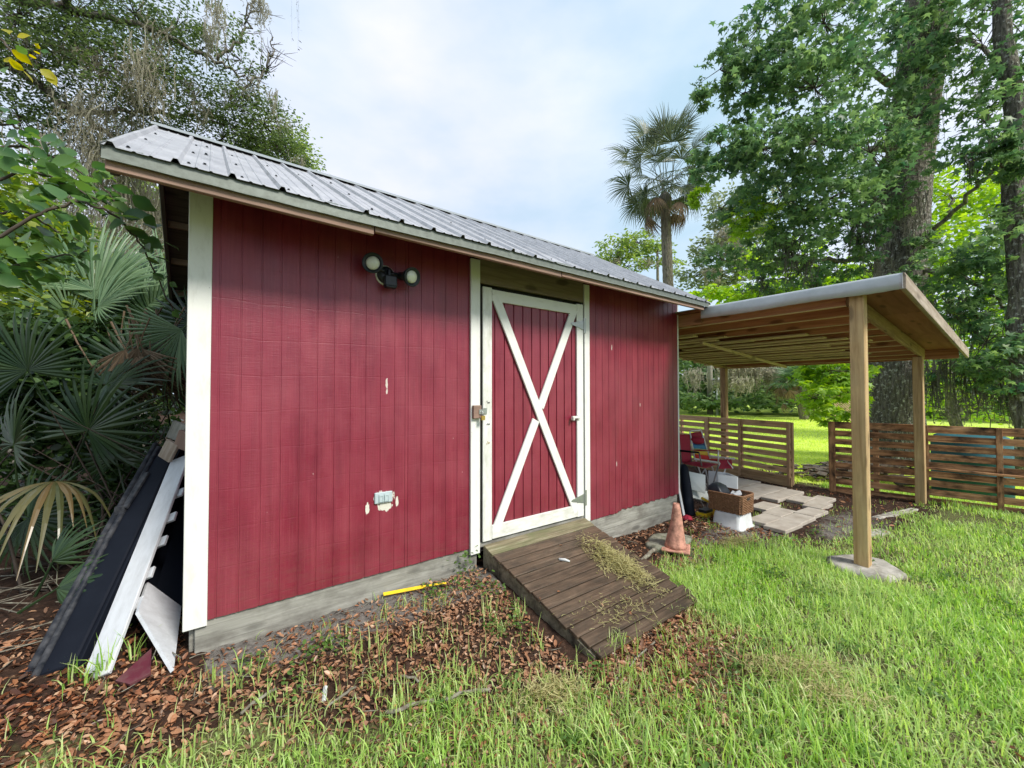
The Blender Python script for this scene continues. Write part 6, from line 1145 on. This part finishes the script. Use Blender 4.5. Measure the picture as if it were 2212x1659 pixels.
pl_ = [fan_mesh('pal%d' % i, MT['palmetto'], n=26, R=.90, spread=rad(150+25*i), droop=.08, wmax=.040, pet=.8, cup=.6, tipdroop=.25) for i in range(3)]
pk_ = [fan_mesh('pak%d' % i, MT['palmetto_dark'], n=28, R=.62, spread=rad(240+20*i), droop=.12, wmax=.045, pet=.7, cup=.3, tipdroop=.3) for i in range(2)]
po_ = fan_mesh('pao', MT['palmetto_old'], n=18, R=.50, spread=rad(170), droop=.75, wmax=.045, pet=.5, cup=.0, tipdroop=1.0, seg=8)
pdd = [fan_mesh('pad%d' % i, MT['frond_dead'], n=15, R=.62, spread=rad(85), droop=.25, wmax=.032, pet=.5, cup=.3, tipdroop=.6) for i in range(2)]
def H(k): return Vector(PT[k])
q1 = thing('palmetto', (H('hub1').x, H('hub1').y, 0), 'large pale green palmetto with upright fans behind the leafy branches', 'palmetto')
for k, (off, d, nn, s, m) in enumerate((((0, 0, 0), (.15, 1, .05), (.1, .2, -1), 1.05, 0), ((.0, 0, .1), (-.2, 1, .2), (.3, .1, -1), 1.1, 1), ((-.35, .2, .0), (-.35, 1, .2), (.5, 0, -1), 1.0, 2), ((-.45, .1, -.1), (-.1, 1, .3), (.9, 0, -.4), .95, 0), ((.25, .3, 0), (.5, .8, .2), (-.2, .5, -1), .9, 1), ((-.6, .3, .0), (-.5, .9, .1), (.2, .3, -1), .85, 2), ((.15, -.1, -.1), (.8, .5, -.1), (-.1, .6, -1), .7, 0), ((-.2, -.05, -.2), (-.1, .7, -.5), (0, .8, -.6), .6, 1))):
    frond(q1, pl_[m], H('hub1')+dirv(off[0], off[2], off[1]), dirv(d[0], d[1], d[2]), dirv(*nn), s)
for k in range(7):
    frond(q1, pl_[k % 3], H('hub1')+dirv(R_.uniform(-.9, .5), R_.uniform(-.5, .1), R_.uniform(.2, 1.0)), dirv(R_.uniform(-.8, .9), 1, R_.uniform(-.2, .4)), dirv(R_.uniform(-.5, .5), R_.uniform(0, .6), -1), R_.uniform(.7, 1.0))
q2 = thing('palmetto', (H('hub3').x, H('hub3').y, 0), 'dark palmetto with round fans pressed against the white corner trim', 'palmetto')
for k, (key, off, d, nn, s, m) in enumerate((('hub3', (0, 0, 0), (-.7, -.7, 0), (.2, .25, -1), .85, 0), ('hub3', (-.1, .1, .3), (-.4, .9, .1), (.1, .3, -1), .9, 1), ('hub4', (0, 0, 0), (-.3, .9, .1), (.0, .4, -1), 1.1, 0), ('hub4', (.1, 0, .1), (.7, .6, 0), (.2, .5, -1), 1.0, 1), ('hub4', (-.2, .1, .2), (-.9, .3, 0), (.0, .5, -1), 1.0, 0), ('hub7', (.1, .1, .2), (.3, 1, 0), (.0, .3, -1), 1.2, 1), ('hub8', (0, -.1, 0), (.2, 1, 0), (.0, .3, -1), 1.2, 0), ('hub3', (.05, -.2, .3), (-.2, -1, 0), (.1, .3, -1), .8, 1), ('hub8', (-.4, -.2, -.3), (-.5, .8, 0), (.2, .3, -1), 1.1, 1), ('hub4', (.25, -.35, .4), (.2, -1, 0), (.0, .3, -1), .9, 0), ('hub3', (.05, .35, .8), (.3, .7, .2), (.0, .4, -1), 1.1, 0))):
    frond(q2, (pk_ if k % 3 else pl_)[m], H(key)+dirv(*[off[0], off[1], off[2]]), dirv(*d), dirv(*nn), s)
q3 = thing('dead_fronds', (H('dead1').x, H('dead1').y, 0), 'hanging brown dead palmetto fronds left of the shed corner', 'dead fronds')
for k in range(24):
    key = ('dead1', 'dead2', 'dead3', 'dead1')[k % 4]; frond(q3, pdd[k % 2], H(key)+dirv(R_.uniform(-.22, .2), R_.uniform(-.12, .12), R_.uniform(-.1, .3)), dirv(R_.uniform(-.5, .8), -1, R_.uniform(-.3, .3)), dirv(R_.uniform(-.9, .9), R_.uniform(-.3, .3), -1), R_.uniform(.5, 1.05))
q4 = thing('palmetto', (H('hub5').x, H('hub5').y, 0), 'drooping spotted palmetto frond in the dark at the left edge', 'palmetto')
frond(q4, po_, H('hub5')+dirv(.12, .0, 0), dirv(.3, .1, -.75), dirv(0, 1, .1), 1.0); frond(q4, po_, H('hub5')+dirv(.5, -.35, .5), dirv(.5, .1, -.5), dirv(0, 1, .1), .9)
q5 = thing('palmetto', (H('hub6').x, H('hub6').y, 0), 'small fresh green palmetto frond low beside the folded black table', 'palmetto')
pg_ = fan_mesh('pag', MT['palmetto_dark'], n=14, R=.36, spread=rad(120), droop=.25, wmax=.034, pet=.3, cup=.2, tipdroop=.5, seg=7)
frond(q5, pg_, H('hub6')+dirv(.02, .0, .1), dirv(.85, .45, .1), dirv(-.3, .6, -.7), .85); frond(q5, pg_, H('hub6')+dirv(-.12, .12, .2), dirv(.5, .9, .1), dirv(-.3, .3, -.9), .8)
q6 = thing('palmetto', (-1.2, 2.2, 0), 'mass of shaded dark palmetto fans above the drooping frond at the left edge', 'palmetto')
for (u_, v_, w_, dx_, dz_, s_) in FANS[::2]:
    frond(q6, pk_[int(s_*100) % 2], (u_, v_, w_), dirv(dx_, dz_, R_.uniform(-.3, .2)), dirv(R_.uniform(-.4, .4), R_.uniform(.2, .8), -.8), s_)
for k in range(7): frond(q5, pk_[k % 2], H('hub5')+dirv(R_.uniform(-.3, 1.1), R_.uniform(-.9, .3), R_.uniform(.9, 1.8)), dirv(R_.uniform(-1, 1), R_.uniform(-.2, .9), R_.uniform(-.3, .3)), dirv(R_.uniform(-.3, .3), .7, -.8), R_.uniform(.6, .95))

# near leafy branches at the left edge
nb = thing('leafy_branch', tuple(TWIGS['T1'][0]), 'overhanging branches with broad toothed dark green leaves at the left edge', 'branch')
lm = bpy.data.meshes.new('leaf'); 
def toothed():
    V = [(0, 0, 0)]; n = 9; top = []; bot = []
    for i in range(1, n):
        t = i/n; w_ = .34*math.sin(math.pi*t**.85)*(1+.10*(i % 2)); top.append((t, w_, .06*math.sin(t*3))); bot.append((t, -w_, .06*math.sin(t*3)))
    mid = [(i/n, 0, -.02) for i in range(1, n)]; V += top+mid+bot+[(1.05, 0, -.08)]; m = n-1; F = [(0, 1+m, 1), (0, 1+2*m, 1+m)]
    for i in range(m-1): F += [(1+i, 1+m+i, 2+m+i, 2+i), (1+m+i, 1+2*m+i, 2+2*m+i, 2+m+i)]
    F += [(m, 2*m, 3*m+1), (2*m, 3*m, 3*m+1)]; return V, F
V, F = toothed(); lm.from_pydata(V, [], F); lm.materials.append(MT['near_leaf']); lm.shade_smooth()
ly = lm.copy(); ly.materials.clear(); ly.materials.append(MT['yellow_leaf'])
for k, pts in TWIGS.items():
    limb('twig', nb, MT['twig'], pts, .009, .003, 6, 6, .006)
    P = np.array(pts); seg_n = len(P)-1; cnt = {'T1': 52, 'T2': 54, 'T3': 66, 'T4': 44, 'T5': 40, 'T6': 24, 'T7': 26}[k]
    for i in range(cnt):
        t = (i+R_.random())/cnt; t = t**(1.25 if k == 'T1' else 1.0); u_ = t*seg_n; j = min(int(u_), seg_n-1); f = u_-j; b = Vector(P[j]*(1-f)+P[j+1]*f)
        sp = .12 if t < .75 else .04; b = b+dirv(R_.uniform(-sp, sp), R_.uniform(-sp, sp)*.9, R_.uniform(-sp, sp)); s = R_.uniform(.085, .13)*(1 if t < .75 else .6)*(.75 if k in ('T6', 'T7') else 1)
        x = dirv(R_.uniform(.1, 1.1), R_.uniform(-.9, .15), R_.uniform(-.6, .6)).normalized(); z = Vector((R_.uniform(-.5, .5), R_.uniform(-.5, .5), 1)) if R_.random() < .7 else dirv(R_.uniform(-.3, .3), .3, -1)
        z = (z-x*z.dot(x)).normalized(); y = z.cross(x); o = bpy.data.objects.new('leaf', ly if k == 'T6' and i % 3 else lm)
        place(o, nb, Matrix(((x.x*s, y.x*s, z.x*s, b.x), (x.y*s, y.y*s, z.y*s, b.y), (x.z*s, y.z*s, z.z*s, b.z), (0, 0, 0, 1))))

# ------------------------------------------------------------------ ground cover
def inside_shed(x, y): return (x > -.02) & (x < LEN+.02) & (y > -.03) & (y < DEP)
def on_ramp(x, y): return (x > 1.85) & (x < 3.10) & (y > -1.13) & (y < 0)
def blades(n, xr, yr, dens, L0, L1, w0, mat, name, bend=.6, cull=None, seg=3):
    x = rng.uniform(*xr, n); y = rng.uniform(*yr, n); keep = (rng.uniform(0, 1, n) < dens(x, y)) & ~inside_shed(x, y) & ~on_ramp(x, y); x, y = x[keep], y[keep]; n = len(x); z = gz(x, y)-.005
    a = rng.uniform(0, 2*np.pi, n); L_ = rng.uniform(L0, L1, n)*(.75+.35*vnoise(x, y, 3.3, 5)); lean = np.abs(rng.normal(0, bend, n)); w_ = w0*rng.uniform(.6, 1.3, n)
    d = np.stack([np.cos(a), np.sin(a)], 1); s = np.stack([-np.sin(a), np.cos(a)], 1); V = np.zeros((n, (seg+1)*2, 3)); b = np.stack([x, y], 1); hx = 0; hz = 0; ang = lean*.3
    for k in range(seg+1):
        t = k/seg; ww = w_*(1-t**1.6)*.5+.0003
        for q, sg_ in enumerate((-1, 1)):
            V[:, k*2+q, :2] = b+d*np.reshape(hx, (-1, 1) if not np.isscalar(hx) else (1, 1))+s*(ww*sg_)[:, None]; V[:, k*2+q, 2] = z+hz
        hx = hx+np.sin(ang)*L_/seg; hz = hz+np.cos(ang)*L_/seg; ang = ang+lean*.75
    i = (np.arange(n)*(seg+1)*2)[:, None]+np.arange(seg)[None]*2; i = i.ravel(); F = np.stack([i, i+1, i+3, i+2], 1)
    o = npmesh(name, V.reshape(-1, 3), F, mat); tag(o, kind='stuff'); return o
def slabmask(x, y):
    return ((x-4.91)/.30)**2+((y+1.78)/.27)**2 < 1
dn = lambda x, y: turf(x, y)*(.62+.38*np.clip(vnoise(x, y, 2.2, 7)+.6, 0, 1))*(~slabmask(x, y))*(1-.9*sm(.35, .75, vnoise(x, y, 1.9, 9)))
blades(62000, (-.8, 5.2), (-3.0, -.4), dn, .05, .15, .0078, MT['grass'], 'grass', 1.25)
blades(46000, (3.0, 9.2), (-3.6, -.4), dn, .06, .15, .010, MT['grass'], 'grass', 1.2, seg=3)
blades(19000, (-.8, 6.2), (-3.0, -.4), lambda x, y: turf(x, y)*(~slabmask(x, y)), .04, .11, .0045, MT['grass_dry'], 'dry_grass', 1.5)
# taller blades near the camera
blades(4200, (0, 4.6), (-2.9, -.9), lambda x, y: turf(x, y), .12, .24, .009, MT['grass'], 'tall_grass', 1.1, seg=4)
# sparse tufts in the leaf litter
def tufts(n, xr, yr, mat, L0, L1, w0, per=14, rad_=.035, dens=None, name='grass_tufts'):
    cx_ = rng.uniform(*xr, n); cy_ = rng.uniform(*yr, n); m = dens(cx_, cy_) if dens else np.ones(n, bool); cx_, cy_ = cx_[m], cy_[m]; n = len(cx_); x = np.repeat(cx_, per)+rng.normal(size=n*per)*rad_; y = np.repeat(cy_, per)+rng.normal(size=n*per)*rad_
    k = ~inside_shed(x, y) & ~on_ramp(x, y); x, y = x[k], y[k]; it = iter(()); n2 = len(x)
    class _R: pass
    a = rng.uniform(0, 2*np.pi, n2); L_ = rng.uniform(L0, L1, n2); lean = np.abs(rng.normal(0, .7, n2)); w_ = w0*rng.uniform(.6, 1.3, n2); d = np.stack([np.cos(a), np.sin(a)], 1); s = np.stack([-np.sin(a), np.cos(a)], 1); seg = 3
    V = np.zeros((n2, 8, 3)); b = np.stack([x, y], 1); hx = np.zeros(n2); hz = np.zeros(n2); ang = lean*.3; z = gz(x, y)-.003
    for q in range(4):
        ww = w_*(1-(q/3)**1.6)*.5+.0003
        for e_, sg_ in enumerate((-1, 1)): V[:, q*2+e_, :2] = b+d*hx[:, None]+s*(ww*sg_)[:, None]; V[:, q*2+e_, 2] = z+hz
        hx = hx+np.sin(ang)*L_/3; hz = hz+np.cos(ang)*L_/3; ang = ang+lean*.7
    i = ((np.arange(n2)*8)[:, None]+np.arange(3)[None]*2).ravel(); o = npmesh(name, V.reshape(-1, 3), np.stack([i, i+1, i+3, i+2], 1), mat); tag(o, kind='stuff'); return o
tufts(170, (-.7, 2.4), (-1.5, -.25), MT['grass'], .05, .17, .0065, 8, .03)
tufts(70, (-.9, 1.6), (-.8, .3), MT['grass'], .04, .10, .005, 7, .03)
tufts(30, (2.0, 3.2), (-1.55, -1.15), MT['grass'], .06, .14, .0055, 9, .03)
tufts(60, (3.2, 8.0), (-1.6, -.3), MT['grass'], .03, .08, .006, 12, .05)
tufts(16, (8.6, 9.3), (-.6, .2), MT['grass_far'], .05, .12, .012, 20, .1)
tufts(5, (-.45, -.2), (.0, .12), MT['grass'], .10, .22, .008, 7, .015)
# sunlit lawn beyond the fences: short coarse blades, thinning with distance
blades(60000, (8.9, 17), (-3.4, 8.5), lambda x, y: np.clip(1.25-(x-8.9)/9, .1, 1)*((y < .55*(x-2)) | (x > 20)), .05, .10, .018, MT['grass_far'], 'lawn_grass', .6, seg=2)
blades(26000, (16, 30), (-3.4, 14), lambda x, y: np.ones_like(x), .06, .12, .045, MT['grass_far'], 'lawn_grass', .6, seg=1)
# low weeds: little clumps of broad leaves
wc = np.array([(1.42, -.12), (1.50, -.20), (1.62, -.24), (1.74, -.30), (1.80, -.38), (1.35, -.22), (1.70, -.06), (1.9, -1.22), (.55, -.33), (.62, -.37), (.72, -.33), (1.55, -.62), (1.62, -.66), (1.78, -.60), (1.70, -.72), (.28, -.30), (.45, -.5), (5.6, -1.2), (4.4, -.25), (4.9, -.35), (2.55, -1.72), (2.9, -2.2), (2.2, -2.0), (1.9, -1.8), (2.4, -2.35)])
xt = np.stack([rng.uniform(.2, 5.5, 90), rng.uniform(-2.8, -.8, 90)], 1); xt = xt[turf(xt[:, 0], xt[:, 1]) > .3]; wc = np.concatenate([wc, xt]); m_ = 3600
k = rng.integers(0, len(wc), m_); P = np.concatenate([wc[k]+rng.normal(size=(m_, 2))*.05, np.zeros((m_, 1))], 1); P[:, 2] = gz(P[:, 0], P[:, 1])+rng.uniform(.005, .06, m_); P = P[~on_ramp(P[:, 0], P[:, 1])]
tag(npmesh('weeds', *leaves_VF(LEAF_BROAD, P, .022*rng.uniform(.6, 1.6, len(P)), .75, 0), MT['weed']), kind='stuff')
k = wc[6:7]; P = np.concatenate([np.repeat(k, 40, 0)+rng.normal(size=(40, 2))*.05, rng.uniform(.33, .48, (40, 1))], 1); P[:, 1] = -.05-np.abs(P[:, 1]+.06)
tag(npmesh('wall_weed', *leaves_VF(LEAF_BROAD, P, .028*rng.uniform(.6, 1.4, 40), .6, 0), MT['weed']), kind='stuff')
# fallen leaves
def litter(n, xr, yr, dens, size, z_=.004, zf=None):
    x = rng.uniform(*xr, n); y = rng.uniform(*yr, n); k = (rng.uniform(0, 1, n) < dens(x, y)) & ~inside_shed(x, y); k &= (on_ramp(x, y) if zf else ~on_ramp(x, y)); x, y = x[k], y[k]; n = len(x)
    z = (zf(x, y) if zf else gz(x, y))+rng.uniform(.001, .018, n); return leaves_VF(LEAF_CURL, np.stack([x, y, z], 1), size*rng.uniform(.4, 1.0, n)*np.where(rng.uniform(size=n) < .12, 1.9, 1.25), .68, 0)
lt_d = lambda x, y: (1-.85*turf(x, y))*(1-.75*np.exp(-((y+.08)/.16)**2)*(x < 1.3)*(x > 0))
parts_ = [litter(30000, (-1.5, 3.0), (-1.9, .0), lt_d, .031), litter(9000, (-2.2, .0), (-.5, 2.6), lambda x, y: sm(1.3, .4, y), .036), litter(3500, (3.1, 5.3), (-1.0, .0), lambda x, y: (1-turf(x, y)*.9)*.7, .036),
          litter(4200, (1.9, 3.0), (-1.8, -1.1), lambda x, y: np.exp(-((y+1.35)/.25)**2), .032), litter(12000, (.0, 4.5), (-2.9, -1.0), lambda x, y: np.full_like(x, .6)*(vnoise(x, y, 2.6, 8) > -.15)*sm(3.4, 1.4, x), .032),
          litter(2500, (4.8, 8.3), (-1.7, .8), lambda x, y: np.full_like(x, .5), .035), litter(60, (1.9, 3.0), (-1.1, -.1), lambda x, y: np.exp((-y-1.2)*2.5), .035, zf=rz_f)]
V, F, o_ = [], [], 0
for v, f in parts_: V.append(v); F.append(f+o_); o_ += len(v)
tag(npmesh('leaf_litter', np.concatenate(V), np.concatenate(F), MT['litter']), kind='stuff')
# short twigs among the litter
gs = []
for k in range(420):
    x, y = R_.uniform(-1.2, 5.2), R_.uniform(-1.8, -.05)
    if on_ramp(np.array(x), np.array(y)): continue
    a_ = R_.uniform(0, 6.28); L_ = R_.uniform(.03, .13); z = G(x, y)+.012; gs.append(tube_geo([(x, y, z), (x+math.cos(a_)*L_*.5, y+math.sin(a_)*L_*.5, z+R_.uniform(0, .012)), (x+math.cos(a_+.3)*L_, y+math.sin(a_+.3)*L_, z)], R_.uniform(.0012, .003), 4, False))
for k in range(90):
    a_ = R_.uniform(0, 6.28); x, y = -1.0+R_.uniform(-.7, .9), .8+R_.uniform(-.6, 1.4); L_ = R_.uniform(.15, .6); z = G(x, y)+.02
    if not inside_shed(np.array(x), np.array(y)): gs.append(tube_geo([(x, y, z), (x+math.cos(a_)*L_, y+math.sin(a_)*L_, z+R_.uniform(0, .1))], R_.uniform(.002, .006), 4, False))
tag(world_obj('fallen_twigs', *join(gs), MT['stick'], None, True), kind='stuff')
